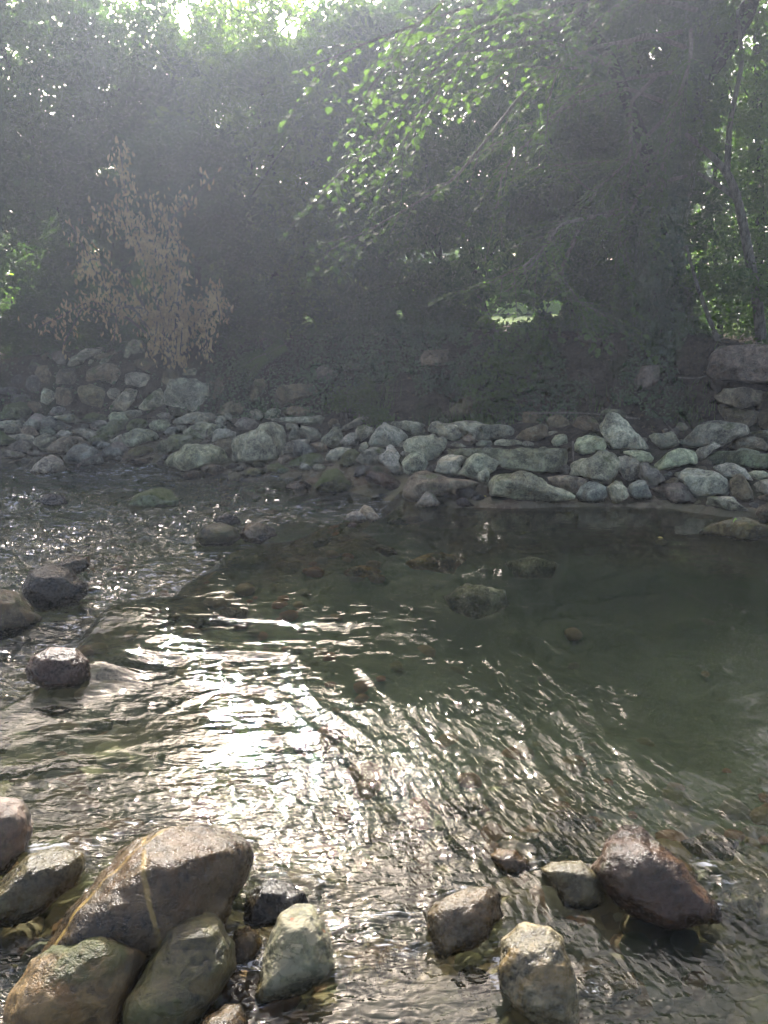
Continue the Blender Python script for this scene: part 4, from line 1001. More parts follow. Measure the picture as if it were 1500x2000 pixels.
('I','143,195 160,170 252,162 247,222 180,243 143,237','w','blk','pale square block stuck in the earth bank',dict(cat='boulder',box=.5)),
('I','973,285 1010,230 1077,225 1077,283 1030,333 983,323','b','blk','brown pitted boulder set in the bank near the ivied trunk',dict(cat='boulder')),
('I','253,395 300,355 380,350 402,402 350,443 268,433','k','blk','dark boulder behind the grass tuft',dict(cat='boulder')),
('I','828,415 880,395 930,400 952,432 850,423','m','blk','low mossy stone behind the pale pointed boulder',dict(lvl=3)),
('I','1268,405 1290,365 1380,390 1452,402 1452,453 1400,473 1278,443','k','blk','dark shaded block under the lintel-like stone',dict(name='wall_stone',cat='wall stone',box=.5,Y=8.35)),
('I','1443,475 1455,420 1490,400 1620,410 1620,483','k','blk','bottom block of the stack at the picture edge',dict(name='wall_stone',cat='wall stone',box=.5,Y=8.22)),
('I','1453,365 1480,330 1620,340 1620,403 1458,405','k','blk','middle block of the stack at the picture edge',dict(name='wall_stone',cat='wall stone',box=.5,Y=8.26)),
('I','1293,348 1330,318 1420,315 1472,325 1462,383 1400,391 1318,378','w','blk','lintel-like oblong stone under the great squared block',dict(name='wall_stone',cat='wall stone',box=.5,lvl=5,Y=8.24)),
('I','1278,255 1288,180 1315,148 1500,145 1640,147 1640,293 1400,294 1288,288','b','blk','great squared block on top of the stack',dict(name='wall_stone',cat='wall stone',box=.42,lvl=5,cuts=2,rough=.5,Y=8.28)),
]
for i, (z, pts, c, m, label, kw) in enumerate(STONES):
    ox, oy, s = ZONE[z]
    P = [tuple(map(float, q.split(','))) for q in pts.split()]
    P = [(ox + x / s, oy + y / s) for x, y in P]
    kw = dict(kw)
    kw.setdefault('name', 'boulder' if kw.get('cat') == 'boulder' else 'stone')
    rr = np.random.default_rng(i)
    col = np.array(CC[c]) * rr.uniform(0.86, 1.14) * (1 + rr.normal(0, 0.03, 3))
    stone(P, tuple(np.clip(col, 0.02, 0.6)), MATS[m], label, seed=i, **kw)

# cobbles that nothing tells apart, filling the gaps of the far bank
protos = []
for k in range(6):
    S, F = ICO[3]
    r = np.random.default_rng(500 + k)
    sc = np.array([1.0, r.uniform(.7, 1), r.uniform(.55, .8)])
    p = S * sc
    for _ in range(4):
        nv = r.normal(size=3); nv /= np.linalg.norm(nv)
        over = p @ nv - 0.72 * (p @ nv).max()
        p = p - np.where(over > 0, over * .8, 0)[:, None] * nv
    p = p * (1 + 0.07 * noise3(S[:, 0] * 2.2 + k * 9, S[:, 1] * 2.2, S[:, 2] * 2.2))[:, None]
    me = None
    o = mesh_obj('cobble', p, F, M_DRY)
    protos.append(o)
cnt = 0
r = np.random.default_rng(42)
for t in range(4000):
    if cnt >= 130: break
    X = r.uniform(-5.4, 5.2)
    yw = np.interp(X, _W[:, 0], _W[:, 1]); yf = np.interp(X, _F[:, 0], _F[:, 1])
    Y = r.uniform(yw - 0.12, yf + 0.05)
    s = r.uniform(0.03, 0.075)
    if any(((X - f[0]) / (f[2] + s)) ** 2 + ((Y - f[1]) / (f[3] + s)) ** 2 < 0.55 for f in FOOT): continue
    o = protos[cnt % 6] if cnt < 6 else protos[cnt % 6].copy()
    if cnt >= 6: COL.objects.link(o)
    o.location = (X, Y, float(ground_h(X, Y)) + 0.25 * s)
    o.scale = (s, s, s)
    o.rotation_euler = (r.normal(0, .2), r.normal(0, .2), r.uniform(0, 6.28))
    b = r.choice(list('gygbyukpg'))
    o.color = (*(np.array(CC[b]) * r.uniform(.5, .8)), 1)
    tag(o, 'small rounded cobble wedged among the larger stones of the far bank', 'cobble', 'small cobbles of the far bank')
    FOOT.append((X, Y, s, s, 0))
    cnt += 1

# pebbles of the river bed, one mass
def gravel(n, name, seed):
    r = np.random.default_rng(seed)
    S, F = ICO[3]
    S2, F2 = ico(2)
    Vs, Fs, off = [], [], 0
    k = 0
    while k < n:
        Y = 0.9 + 5.2 * r.random() ** 1.5
        X = r.uniform(-0.62, 0.62) * (Y + 1.2)
        if weir_dist(np.array(X), np.array(Y)) > 0.15 and r.random() < 0.7: continue
        if r.random() < smooth(2.2, 3.6, np.array(Y)) * smooth(-1.2, .2, np.array(X)) * .95: continue
        s = r.uniform(0.02, 0.075) * (1.25 if r.random() < .15 else 1)
        z = float(ground_h(X, Y)) + 0.1 * s
        if z > -0.06: z = -0.1
        p = S2 * np.array([1, r.uniform(.6, 1), r.uniform(.4, .65)]) * s
        p = p * (1 + 0.18 * noise3(S2[:, 0] * 1.7 + k * 3.3, S2[:, 1] * 1.7, S2[:, 2] * 1.7))[:, None]
        a = r.uniform(0, 6.28)
        p = np.stack([p[:, 0] * math.cos(a) - p[:, 1] * math.sin(a) + X, p[:, 0] * math.sin(a) + p[:, 1] * math.cos(a) + Y, p[:, 2] + z], -1)
        Vs.append(p); Fs.append(F2 + off); off += len(p); k += 1
    return mesh_obj(name, np.concatenate(Vs), np.concatenate(Fs), None, mats=PEB, fmat=np.repeat(r.integers(0, 4, n), len(F2)))
def pebble_mat(name, c):
    g = NT(name); v = g.coords(own=False)
    n = g.noise(v, 30, 4, .6)
    g.bsdf(g.mix(n, tuple(np.array(c) * .6), tuple(np.array(c) * 1.3)), .6, g.bump(g.noise(v, 90, 3), .4, .01), .4)
    return g.m
PEB = [pebble_mat('pebble_' + n, c) for n, c in (('tan', (.23, .175, .105)), ('olive', (.15, .145, .08)), ('rust', (.22, .12, .07)), ('grey', (.17, .16, .135)))]
tag(gravel(1500, 'gravel', 3), 'brown and olive pebbles covering the bed of the clear shallow river', 'gravel', kind='stuff')
# ------------------------------------------------------------------ plants
def unit(v):
    return v / np.maximum(np.linalg.norm(v, axis=-1, keepdims=True), 1e-9)

def leaf_geo(P, A, N, L, W, fold=0.25):
    """leaves at P with long axis A, face normal N, length L, width W: two folded quads each"""
    A = unit(A); B = unit(np.cross(N, A)); N = np.cross(A, B)
    L = L[:, None]; W = W[:, None]
    b = P - A * L * .5; t = P + A * L * .5 - N * L * .08
    q1 = P - A * L * .18; q2 = P + A * L * .18
    up = N * W * fold
    V = np.stack([b, q1 + B * W * .46 + up, q2 + B * W * .42 + up, t, q2 - B * W * .42 + up, q1 - B * W * .46 + up], 1).reshape(-1, 3)
    i = np.arange(len(P))[:, None] * 6
    F = np.concatenate([i + np.array([[0, 1, 2, 3]]), i + np.array([[0, 3, 4, 5]])])
    return V, F

def crown_points(boxes, seed, cl=0.26, per=40, flat=0.45):
    """clumped leaf centres: boxes are (x0, y0, x1, y1, Y, half_depth, n) in photo coordinates at distance Y"""
    r = np.random.default_rng(seed)
    out = []
    for (x0, y0, x1, y1, Y, dy, n) in boxes:
        a, b = at_Y(x0, y1, Y), at_Y(x1, y0, Y)
        c = (a + b) / 2; h = (b - a) / 2; h[1] = dy
        h = np.abs(h)
        m = max(1, n // per)
        d = unit(r.normal(size=(m, 3)))
        rad = r.random(m) ** 0.42
        d = np.sign(d) * np.abs(d) ** 0.72
        C = c + d * rad[:, None] * h * (0.92 + 0.25 * r.random((m, 1)))
        size = cl * r.uniform(.6, 1.35, m)
        Q = C[:, None] + r.normal(size=(m, per, 3)) * size[:, None, None] * np.array([1, 1, flat]) * .6
        out.append(Q.reshape(-1, 3))
    P = np.concatenate(out)
    g = ground_h(P[:, 0], P[:, 1])
    P[:, 2] = np.where(P[:, 2] > g + .05, P[:, 2], g + .05 + .5 * r.random(len(P)))
    # thin places where the light comes through
    ax = 750 + 1500 * P[:, 0] / (P[:, 1] * CP - (P[:, 2] - CAM_H) * SP)
    ay = 1000 - 1500 * (P[:, 1] * SP + (P[:, 2] - CAM_H) * CP) / (P[:, 1] * CP - (P[:, 2] - CAM_H) * SP)
    for (wx, wy, sx, sy, ymax) in GAPS + GAPS:
        ax = 750 + 1500 * P[:, 0] / (P[:, 1] * CP - (P[:, 2] - CAM_H) * SP)
        ay = 1000 - 1500 * (P[:, 1] * SP + (P[:, 2] - CAM_H) * CP) / (P[:, 1] * CP - (P[:, 2] - CAM_H) * SP)
        m = (((ax - wx) / sx) ** 2 + ((ay - wy) / sy) ** 2 < 1 + 1.3 * noise3(P[:, 0] * 6, P[:, 2] * 6, wx) + 1.1 * noise3(P[:, 0] * 17, P[:, 2] * 17, wx)) & (P[:, 1] < ymax) & (r.random(len(P)) < .92)
        P[m] = P[r.integers(0, len(P), m.sum())] + r.normal(0, .12, (m.sum(), 3))
    return P

GAPS = [(978, 618, 58, 30, 14), (1000, 612, 30, 20, 14), (1075, 605, 22, 16, 14), (790, 612, 16, 12, 14), (15, 580, 16, 34, 14), (600, 630, 14, 10, 14),
        (1440, 180, 24, 32, 12), (1390, 330, 17, 24, 12), (1425, 265, 16, 15, 12), (1470, 90, 17, 20, 12), (1275, 100, 14, 16, 12), (1360, 400, 16, 16, 12), (1180, 250, 10, 14, 12), (1010, 300, 10, 12, 12),
        (360, 40, 18, 44, 99), (560, 55, 26, 28, 99)]

def crown(name, P, mat, parent, seed, L=.06, W=.035, droop=.4, tilt=.6, base=None, fold=.25, per=40):
    r = np.random.default_rng(seed)
    n = len(P)
    A = r.normal(size=(n, 3)); A[:, 2] = A[:, 2] * .5 - droop
    cn = np.repeat(r.normal(size=(n // per + 1, 3)) * .75 + np.array([0, -.25, .8]), per, 0)[:n]
    N = r.normal(size=(n, 3)) * tilt * .7 + unit(cn)
    s = r.uniform(.65, 1.3, n)
    V, F = leaf_geo(P, A, N, L * s, W * s * r.uniform(.85, 1.15, n), fold)
    b = np.array(parent.location) if base is None else base
    return mesh_obj(name, V - b, F, mat, parent, smooth_shade=False)

def tube_geo(pts, rads, sides=8, seed=0, wob=.08):
    pts = np.asarray(pts, float); rads = np.asarray(rads, float)
    # resample
    seg = np.linalg.norm(np.diff(pts, axis=0), axis=1); t = np.concatenate([[0], np.cumsum(seg)])
    n = max(6, min(40, int(t[-1] / max(.05, rads.mean() * 1.6))))
    u = np.linspace(0, t[-1], n)
    Pn = np.stack([np.interp(u, t, pts[:, k]) for k in range(3)], -1)
    for _ in range(2):
        Pn[1:-1] = .25 * Pn[:-2] + .5 * Pn[1:-1] + .25 * Pn[2:]
    R = np.interp(u, t, rads)
    T = unit(np.gradient(Pn, axis=0))
    ref = np.where(np.abs(T[:, 2:3]) > .9, np.array([[0, 1.0, 0]]), np.array([[0, 0, 1.0]]))
    B = unit(np.cross(T, ref)); C = np.cross(B, T)
    th = np.arange(sides) / sides * 2 * math.pi
    k = R[:, None] * (1 + wob * noise3(np.cos(th)[None] * 1.3 + seed, np.sin(th)[None] * 1.3, u[:, None] * 2.5))
    V = Pn[:, None] + k[..., None] * (np.cos(th)[None, :, None] * B[:, None] + np.sin(th)[None, :, None] * C[:, None])
    i = np.arange(n * sides).reshape(n, sides)
    F = np.stack([i[:-1], np.roll(i, -1, 1)[:-1], np.roll(i, -1, 1)[1:], i[1:]], -1).reshape(-1, 4)
    V = np.concatenate([V.reshape(-1, 3), Pn[:1], Pn[-1:]])
    a = n * sides
    c1 = np.stack([np.roll(i[0], -1), i[0], np.full(sides, a)], -1)
    c2 = np.stack([i[-1], np.roll(i[-1], -1), np.full(sides, a + 1)], -1)
    return V, F, np.concatenate([c1, c2])

class Tubes:
    def __init__(self): self.V, self.Q, self.T, self.n = [], [], [], 0
    def add(self, pts, rads, sides=8, seed=0, wob=.08):
        V, F, C = tube_geo(pts, rads, sides, seed, wob)
        self.V.append(V); self.Q.append(F + self.n); self.T.append(C + self.n); self.n += len(V)
    def build(self, name, mat, parent=None, base=None):
        b = np.zeros(3) if base is None and parent is None else (np.array(parent.location) if base is None else np.array(base))
        return mesh_obj(name, np.concatenate(self.V) - b, [np.concatenate(self.Q), np.concatenate(self.T)], mat, parent, loc=(b if parent is None else None))

def pxpath(pts):
    """(px, py, Y) triples to world points"""
    return np.array([at_Y(*p) for p in pts])

def tree(name, label, cat, foot, boxes, leaf, seed, stems, L=.06, W=.035, cl=.25, per=40, bark=None, droop=.4, tilt=.6, group=None, flat=.45, limbs=5):
    fx, fY = foot
    b = at_Y(fx, 640, fY); b[2] = float(ground_h(b[0], b[1])) - .05
    root = empty(name, b)
    tag(root, label, cat, group)
    P = crown_points(boxes, seed, cl, per, flat)
    r = np.random.default_rng(seed + 1)
    tb = Tubes()
    for s in stems:
        pts = pxpath(s[0]); pts[0] = b + np.array([pts[0][0] - b[0], 0, 0])
        tb.add(pts, np.linspace(s[1], s[2], len(pts)), 9, seed)
        top = pts[-1]
        for k in range(limbs):
            q = P[r.integers(len(P))]
            i = r.uniform(.35, 1) * (len(pts) - 1); j = int(i)
            o = pts[j] + (pts[min(j + 1, len(pts) - 1)] - pts[j]) * (i - j)
            mid = (o + q) / 2 + np.array([0, 0, .12])
            tb.add([o, mid, q], [s[2] * .7, s[2] * .4, s[2] * .12], 5, seed + k)
    tb.build('trunk', bark or B_DARK, root)
    crown('crown', P, leaf, root, seed, L, W, droop, tilt, per=per)
    return root

# dense wood along the far bank
tree('evergreen_tree', 'dense dark evergreen tree filling the upper corner above the shaded wall end', 'tree', (-60, 11.2),
     [(-420, -260, 170, 420, 11.2, 1.0, 30000), (-420, 200, 140, 690, 11.0, .8, 16000), (-300, 580, 320, 700, 10.9, .3, 7000)], L_EVER, 11, [([(-60, 690, 11.2), (-50, 300, 11.2), (-20, 0, 11.2)], .13, .06)], L=.09, W=.055)
tree('evergreen_tree', 'blue-grey backlit tree with white sky specks standing behind the dead shrub', 'tree', (240, 11.8),
     [(100, 0, 430, 460, 11.7, .9, 24000), (60, 330, 460, 700, 11.5, .6, 12000)], L_EVER, 12, [([(240, 690, 11.8), (250, 300, 11.8), (270, 80, 11.8)], .1, .05)], L=.085, W=.055)
tree('laurel_bush', 'tall laurel with long glossy leaves glowing in the sun near the top of the picture', 'bush', (520, 11.2),
     [(340, -5, 660, 330, 11.0, .6, 5600), (470, 20, 780, 420, 11.2, .6, 5200), (420, 280, 700, 690, 11.2, .6, 9000)], L_LAUREL, 13, [([(540, 690, 11.2), (530, 300, 11.2), (500, 90, 11.0)], .07, .03), ([(560, 690, 11.3), (620, 350, 11.3), (650, 120, 11.2)], .06, .03)], L=.13, W=.045, cl=.24, per=24, droop=.5, tilt=.7)
tree('dark_shrub', 'rounded dark shrub bulging out between the dead shrub and the laurel', 'bush', (390, 10.5),
     [(280, 250, 470, 480, 10.5, .5, 9000), (330, 400, 560, 690, 10.6, .5, 9000)], L_DARK, 14, [([(390, 690, 10.5), (385, 400, 10.5), (380, 300, 10.5)], .05, .03)], L=.07, W=.042, cl=.2)
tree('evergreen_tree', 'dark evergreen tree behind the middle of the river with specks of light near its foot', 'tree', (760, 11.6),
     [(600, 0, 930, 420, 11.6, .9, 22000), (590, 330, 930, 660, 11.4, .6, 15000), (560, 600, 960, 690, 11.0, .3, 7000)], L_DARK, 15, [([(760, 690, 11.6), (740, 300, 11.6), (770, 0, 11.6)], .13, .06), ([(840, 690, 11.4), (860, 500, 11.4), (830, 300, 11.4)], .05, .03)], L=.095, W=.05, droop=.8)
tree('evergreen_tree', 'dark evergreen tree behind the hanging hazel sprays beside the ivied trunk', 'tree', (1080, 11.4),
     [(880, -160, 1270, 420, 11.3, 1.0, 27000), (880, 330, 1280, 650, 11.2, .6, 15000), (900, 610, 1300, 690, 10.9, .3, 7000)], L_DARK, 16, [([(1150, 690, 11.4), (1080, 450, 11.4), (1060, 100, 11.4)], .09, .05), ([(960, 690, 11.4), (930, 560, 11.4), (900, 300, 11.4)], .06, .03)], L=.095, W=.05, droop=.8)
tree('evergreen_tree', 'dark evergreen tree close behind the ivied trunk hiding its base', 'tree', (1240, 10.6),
     [(1130, -60, 1420, 380, 10.6, .6, 12000), (1150, 300, 1400, 690, 10.4, .5, 11000)], L_DARK, 26, [([(1215, 690, 10.6), (1230, 400, 10.6), (1250, 100, 10.6)], .05, .03)], L=.085, W=.05)
tree('shrub', 'loose shrub with bright lit gaps behind the pale leaning trunk', 'bush', (1420, 11.2),
     [(1310, 60, 1650, 420, 11.2, .8, 7500), (1290, 330, 1750, 700, 11.0, .7, 16000)], L_EVER, 17, [([(1480, 690, 11.2), (1482, 300, 11.2), (1475, -60, 11.2)], .06, .04), ([(1400, 690, 11.3), (1390, 400, 11.3), (1420, 100, 11.3)], .04, .02)], L=.065, W=.04)
tree('deciduous_tree', 'tall leafy tree with sunlit leaves behind the picture edge beyond the ivied trunk', 'tree', (1560, 12.6),
     [(1290, -420, 1900, 300, 12.8, 1.0, 17000), (1560, 100, 2000, 700, 12.4, 1.0, 15000)], L_MID, 18, [([(1560, 690, 12.6), (1540, 200, 12.6), (1500, -200, 12.6)], .14, .07)], L=.075, W=.055)
tree('deciduous_tree', 'yellow-green tree glowing against the sky beyond the laurel', 'tree', (500, 15.5),
     [(330, 0, 700, 320, 15.5, 1.0, 9000), (300, 250, 720, 640, 15.5, .9, 9000)], L_MID, 19, [([(500, 650, 15.5), (490, 350, 15.5), (500, 120, 15.5)], .12, .05)], L=.09, W=.06, cl=.4)
tree('deciduous_tree', 'bright leafy tree showing through gaps at the upper corner beyond the dark evergreen', 'tree', (60, 15.8),
     [(-500, -60, 320, 400, 15.8, 1.2, 11000), (-500, 300, 330, 640, 15.8, 1.0, 9000)], L_MID, 20, [([(60, 650, 15.8), (60, 350, 15.8), (40, 60, 15.8)], .14, .05)], L=.09, W=.06, cl=.4)
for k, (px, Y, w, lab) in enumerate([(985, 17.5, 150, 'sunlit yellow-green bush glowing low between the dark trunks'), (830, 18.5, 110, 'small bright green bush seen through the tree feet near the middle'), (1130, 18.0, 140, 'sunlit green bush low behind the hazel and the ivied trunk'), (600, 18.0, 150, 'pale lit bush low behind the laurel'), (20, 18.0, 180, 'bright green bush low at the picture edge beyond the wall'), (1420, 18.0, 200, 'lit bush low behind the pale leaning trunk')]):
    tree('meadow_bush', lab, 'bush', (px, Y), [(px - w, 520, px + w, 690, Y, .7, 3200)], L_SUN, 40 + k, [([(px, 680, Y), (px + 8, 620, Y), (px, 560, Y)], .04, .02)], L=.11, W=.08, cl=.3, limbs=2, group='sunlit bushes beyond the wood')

# distant woods, one mass that closes the view
def woods():
    r = np.random.default_rng(77)
    n = 26000
    a = r.uniform(-1.25, 1.25, n); d = r.uniform(24, 30, n)
    keepout = np.exp(-((a + .1) / .45) ** 2)
    top = 1.4 + (6.5 + 1.5 * noise3(a * 7, 0, 1.0)) * (1 - .6 * keepout)
    z = 1.2 + (top - 1.2) * r.random(n) ** .8
    P = np.stack([np.sin(a) * d, np.cos(a) * d, z], -1)
    A = r.normal(size=(n, 3)); N = r.normal(size=(n, 3)) * .7 + [0, 0, 1]
    s = r.uniform(.25, .5, n)
    V, F = leaf_geo(P, A, N, s, s * .7)
    o = mesh_obj('woods', V, F, L_MID, smooth_shade=False)
    tag(o, 'distant sunlit wood closing the view behind the bank trees', 'woods', kind='stuff')
woods()

# dead shrub
def dead_shrub():
    b = at_Y(330, 700, 10.15); root = empty('withered_shrub', b)
    tag(root, 'withered shrub hung with dry brown leaves over the stone wall', 'shrub')
    r = np.random.default_rng(5)
    tb = Tubes(); P = []
    stems = [([(330, 700), (300, 560), (250, 420), (235, 290)], 300), ([(330, 700), (260, 600), (170, 590), (75, 640)], 160), ([(330, 700), (300, 620), (215, 580), (140, 440)], 240),
             ([(340, 700), (330, 560), (290, 450), (180, 420)], 280), ([(340, 700), (345, 600), (320, 500), (260, 470)], 320), ([(345, 700), (390, 610), (420, 560), (430, 620)], 200), ([(340, 700), (330, 640), (310, 600), (300, 690)], 240),
             ([(345, 700), (380, 640), (400, 600), (405, 700)], 260), ([(335, 690), (320, 560), (330, 430), (420, 345)], 90), ([(330, 690), (250, 620), (160, 600), (118, 685)], 70), ([(335, 690), (280, 600), (230, 600), (222, 668)], 60),
             ([(340, 700), (350, 560), (350, 480), (300, 390)], 220), ([(330, 690), (260, 560), (180, 500), (155, 540)], 130), ([(335, 700), (345, 640), (360, 600), (350, 710)], 280)]
    for pts, n in stems:
        n = int(n * 1.05)
        W = pxpath([(x, y, 10.15 - .10 * k + r.normal(0, .1)) for k, (x, y) in enumerate(pts)])
        tb.add(W, [.024, .017, .011, .006], 5)
        t = r.random(n) ** .7 * 3
        i = np.clip(t.astype(int), 0, 2); f = (t - i)[:, None]
        Q = W[i] * (1 - f) + W[i + 1] * f
        P.append(Q + r.normal(size=(n, 3)) * np.array([.065, .09, .09]))
    tb.build('branch', B_TWIG, root)
    P = np.concatenate(P); n = len(P)
    A = r.normal(size=(n, 3)) * .35 + [0, 0, -1]; N = r.normal(size=(n, 3))
    s = r.uniform(.6, 1.25, n)
    V, F = leaf_geo(P, A, N, .078 * s, .032 * s, .35)
    mesh_obj('foliage', V - b, F, L_BROWN, root, smooth_shade=False)
dead_shrub()

# big ivied tree and its overhanging branches
def ivied_tree():
    b = at_Y(1285, 700, 9.5); b[2] = float(ground_h(b[0], b[1])) - .05
    root = empty('ivied_tree', b)
    tag(root, 'big dark trunk wrapped in ivy with broad-leaved branches hanging over the river', 'tree')
    tb = Tubes()
    main = [(1285, 770, 9.5), (1290, 640, 9.5), (1288, 480, 9.5), (1318, 300, 9.4), (1360, 120, 9.2), (1385, -60, 9.0), (1400, -300, 8.8)]
    tb.add(pxpath(main), [.24, .185, .15, .13, .115, .1, .08], 14, 3, .16)
    tb.add(pxpath([(1372, 120, 9.2), (1440, 40, 9.0), (1520, -80, 8.6)]), [.09, .07, .05], 8, 5)
    tb.add(pxpath([(1365, 170, 9.25), (1420, 110, 9.1), (1470, 20, 8.8), (1500, -120, 8.4)]), [.07, .05, .05, .04], 8, 6)
    tb.add(pxpath([(1275, 330, 9.4), (1238, 230, 9.2), (1200, 130, 8.9), (1130, 20, 8.4), (1060, -120, 7.8)]), [.085, .07, .06, .05, .03], 8, 7)
    tb.build('trunk', B_DARK, root)
    # ivy on the trunk
    r = np.random.default_rng(8)
    W = pxpath(main)
    n = 14000
    t = r.random(n) ** 1.2 * 5.6
    i = np.clip(t.astype(int), 0, 5); f = (t - i)[:, None]
    C = W[i] * (1 - f) + W[i + 1] * f
    th = r.uniform(0, 6.28, n)
    R = np.interp(t, [0, 1, 2, 3, 4, 5], [.5, .36, .27, .21, .17, .14]) * (.8 + .25 * r.random(n) + .15 * noise3(th * 1.2, t * 3, 2.0))
    out = np.stack([np.cos(th), np.sin(th), r.normal(0, .2, n)], -1)
    P = C + out * R[:, None]
    V, F = leaf_geo(P, r.normal(size=(n, 3)) * .5 + [0, 0, -1], out + r.normal(size=(n, 3)) * .35, .07 * r.uniform(.7, 1.3, n), .06 * r.uniform(.7, 1.3, n), .1)
    mesh_obj('ivy', V - b, F, L_IVY, root, smooth_shade=False)
    # hanging branches
    paths = [
        [(1345, 10, 9.1), (1180, 10, 8.5), (1000, 60, 7.9), (830, 170, 7.4), (690, 270, 7.1), (600, 370, 6.9)],
        [(1340, 60, 9.2), (1160, 90, 8.5), (1000, 190, 7.9), (880, 330, 7.5), (770, 440, 7.2), (640, 540, 7.0)],
        [(1355, -40, 9.0), (1150, -60, 8.2), (940, -20, 7.4), (780, 70, 7.0), (640, 130, 6.8)],
        [(1355, -30, 9.0), (1100, -20, 8.0), (900, 60, 7.3), (760, 190, 7.0), (690, 270, 6.9)],
        [(1350, 342, 9.3), (1270, 352, 8.9), (1210, 410, 8.6), (1130, 450, 8.3), (1050, 490, 8.0), (930, 570, 7.8)],
        [(1210, 410, 8.6), (1120, 440, 8.2), (1040, 520, 7.9), (1000, 600, 7.7)],
        [(1300, 200, 9.4), (1200, 190, 8.7), (1080, 230, 8.3), (950, 270, 8.0)],
        [(1320, 140, 9.3), (1220, 150, 8.8), (1130, 190, 8.4), (1020, 330, 8.0), (960, 380, 7.9)],
        [(1280, 150, 9.2), (1215, 210, 8.7), (1200, 300, 8.5), (1160, 350, 8.4), (1110, 330, 8.3)],
        [(1130, 450, 8.3), (1110, 520, 8.2), (1150, 580, 8.1), (1190, 610, 8.1)],
        [(1200, 130, 8.9), (1060, 100, 8.0), (930, 120, 7.4), (820, 240, 7.1), (760, 360, 7.0)],
        [(1400, -200, 8.8), (1250, -160, 7.5), (1080, -110, 6.8), (900, -60, 6.4), (760, 10, 6.2)],
        [(1360, 100, 9.2), (1250, 60, 8.5), (1120, 120, 8.0), (1010, 130, 7.7), (900, 180, 7.5)],
        [(1330, 200, 9.2), (1290, 260, 8.8), (1240, 380, 8.5), (1225, 470, 8.4)],
        [(1350, 60, 9.0), (1330, 160, 8.6), (1300, 260, 8.4), (1290, 330, 8.3)],
        [(1360, 20, 9.0), (1260, -10, 8.4), (1150, 40, 8.0), (1090, 150, 7.8), (1040, 230, 7.7)],
        [(1100, 60, 8.3), (980, 40, 7.6), (860, 40, 7.2), (740, 120, 7.0), (650, 230, 6.9)],
        [(1340, 250, 9.4), (1290, 280, 9.0), (1260, 310, 8.8), (1180, 300, 8.6), (1070, 320, 8.4)],
    ]
    for k, p in enumerate(paths):
        r = np.random.default_rng(900 + k)
        W = pxpath(p)
        W[1:] += r.normal(0, .09, W[1:].shape)
        tb = Tubes()
        tb.add(W, np.linspace(.024, .005, len(W)), 6, k)
        seg = np.linalg.norm(np.diff(W, axis=0), axis=1); T = np.concatenate([[0], np.cumsum(seg)])
        LP, LA, LN = [], [], []
        for q in range(27):
            u = T[-1] * (.28 + .72 * (q + r.random()) / 27)
            o = np.array([np.interp(u, T, W[:, a]) for a in range(3)])
            j = min(np.searchsorted(T, u), len(W) - 1)
            d = unit(W[j] - W[j - 1])
            sd = np.array([-d[1], d[0], 0]) * (1 if q % 2 else -1)
            dirn = unit(d * .8 + sd * r.uniform(.3, 1) + np.array([0, 0, r.uniform(-.6, .3)]))
            ln = r.uniform(.25, .75)
            m = int(ln / .042)
            s = np.linspace(0, 1, m)
            tw = o + dirn * ln * s[:, None] + np.array([0, 0, -.16]) * ln * (s ** 2)[:, None] + r.normal(0, .006, (m, 3)).cumsum(0) * .5
            tb.add(tw[::3] if m > 6 else tw, np.linspace(.005, .0016, len(tw[::3] if m > 6 else tw)), 4)
            for e in range(1, m):
                sg = 1 if e % 2 else -1
                tt = unit(tw[e] - tw[e - 1])
                lat = unit(np.cross(tt, [0, 0, 1.0])) * sg
                la = unit(tt * .55 + lat + np.array([0, 0, -.25 + r.normal(0, .2)]))
                if r.random() < .88:
                    LP.append(tw[e] + la * .036); LA.append(la); LN.append(np.array([r.normal(0, .3), r.normal(0, .3) - .1, 1.0]))
        LP, LA, LN = np.array(LP), np.array(LA), np.array(LN)
        n = len(LP); s = r.uniform(.6, 1.2, n)
        br = tb.build('branch', B_TWIG, root)
        V, F = leaf_geo(LP, LA, LN, .076 * s, .06 * s, .12)
        mesh_obj('leaves', V - b, F, L_HAZEL, br, smooth_shade=False)
    # upper crown over the pool, above the picture
    P = crown_points([(1180, -520, 2100, -90, 9.2, 1.3, 13000)], 31, .4, 40, .5)
    crown('crown', P, L_MID, root, 31, .085, .065)
ivied_tree()

def pale_tree():
    b = at_Y(1480, 680, 9.2); b[2] = float(ground_h(b[0], b[1])) - .05
    root = empty('pale_tree', b)
    tag(root, 'slender pale lichened tree leaning over the great squared block', 'tree')
    tb = Tubes()
    tb.add(pxpath([(1490, 690, 9.2), (1478, 580, 9.2), (1458, 470, 9.15), (1440, 385, 9.1), (1420, 335, 9.05), (1385, 300, 9.0), (1340, 262, 8.9)]), [.065, .058, .05, .045, .04, .032, .02], 9, 2)
    tb.add(pxpath([(1440, 388, 9.1), (1400, 360, 9.1), (1362, 338, 9.1)]), [.03, .025, .018], 7, 3)
    tb.add(pxpath([(1420, 335, 9.05), (1425, 240, 9.0), (1450, 120, 8.9), (1440, 20, 8.7)]), [.035, .03, .022, .015], 7, 4)
    tb.build('trunk', B_PALE, root)
    P = crown_points([(1340, 520, 1560, 590, 9.0, .3, 900), (1300, -40, 1560, 330, 9.1, .5, 2800)], 33, .16, 20)
    crown('crown', P, L_HAZEL, root, 33, .06, .045)
pale_tree()
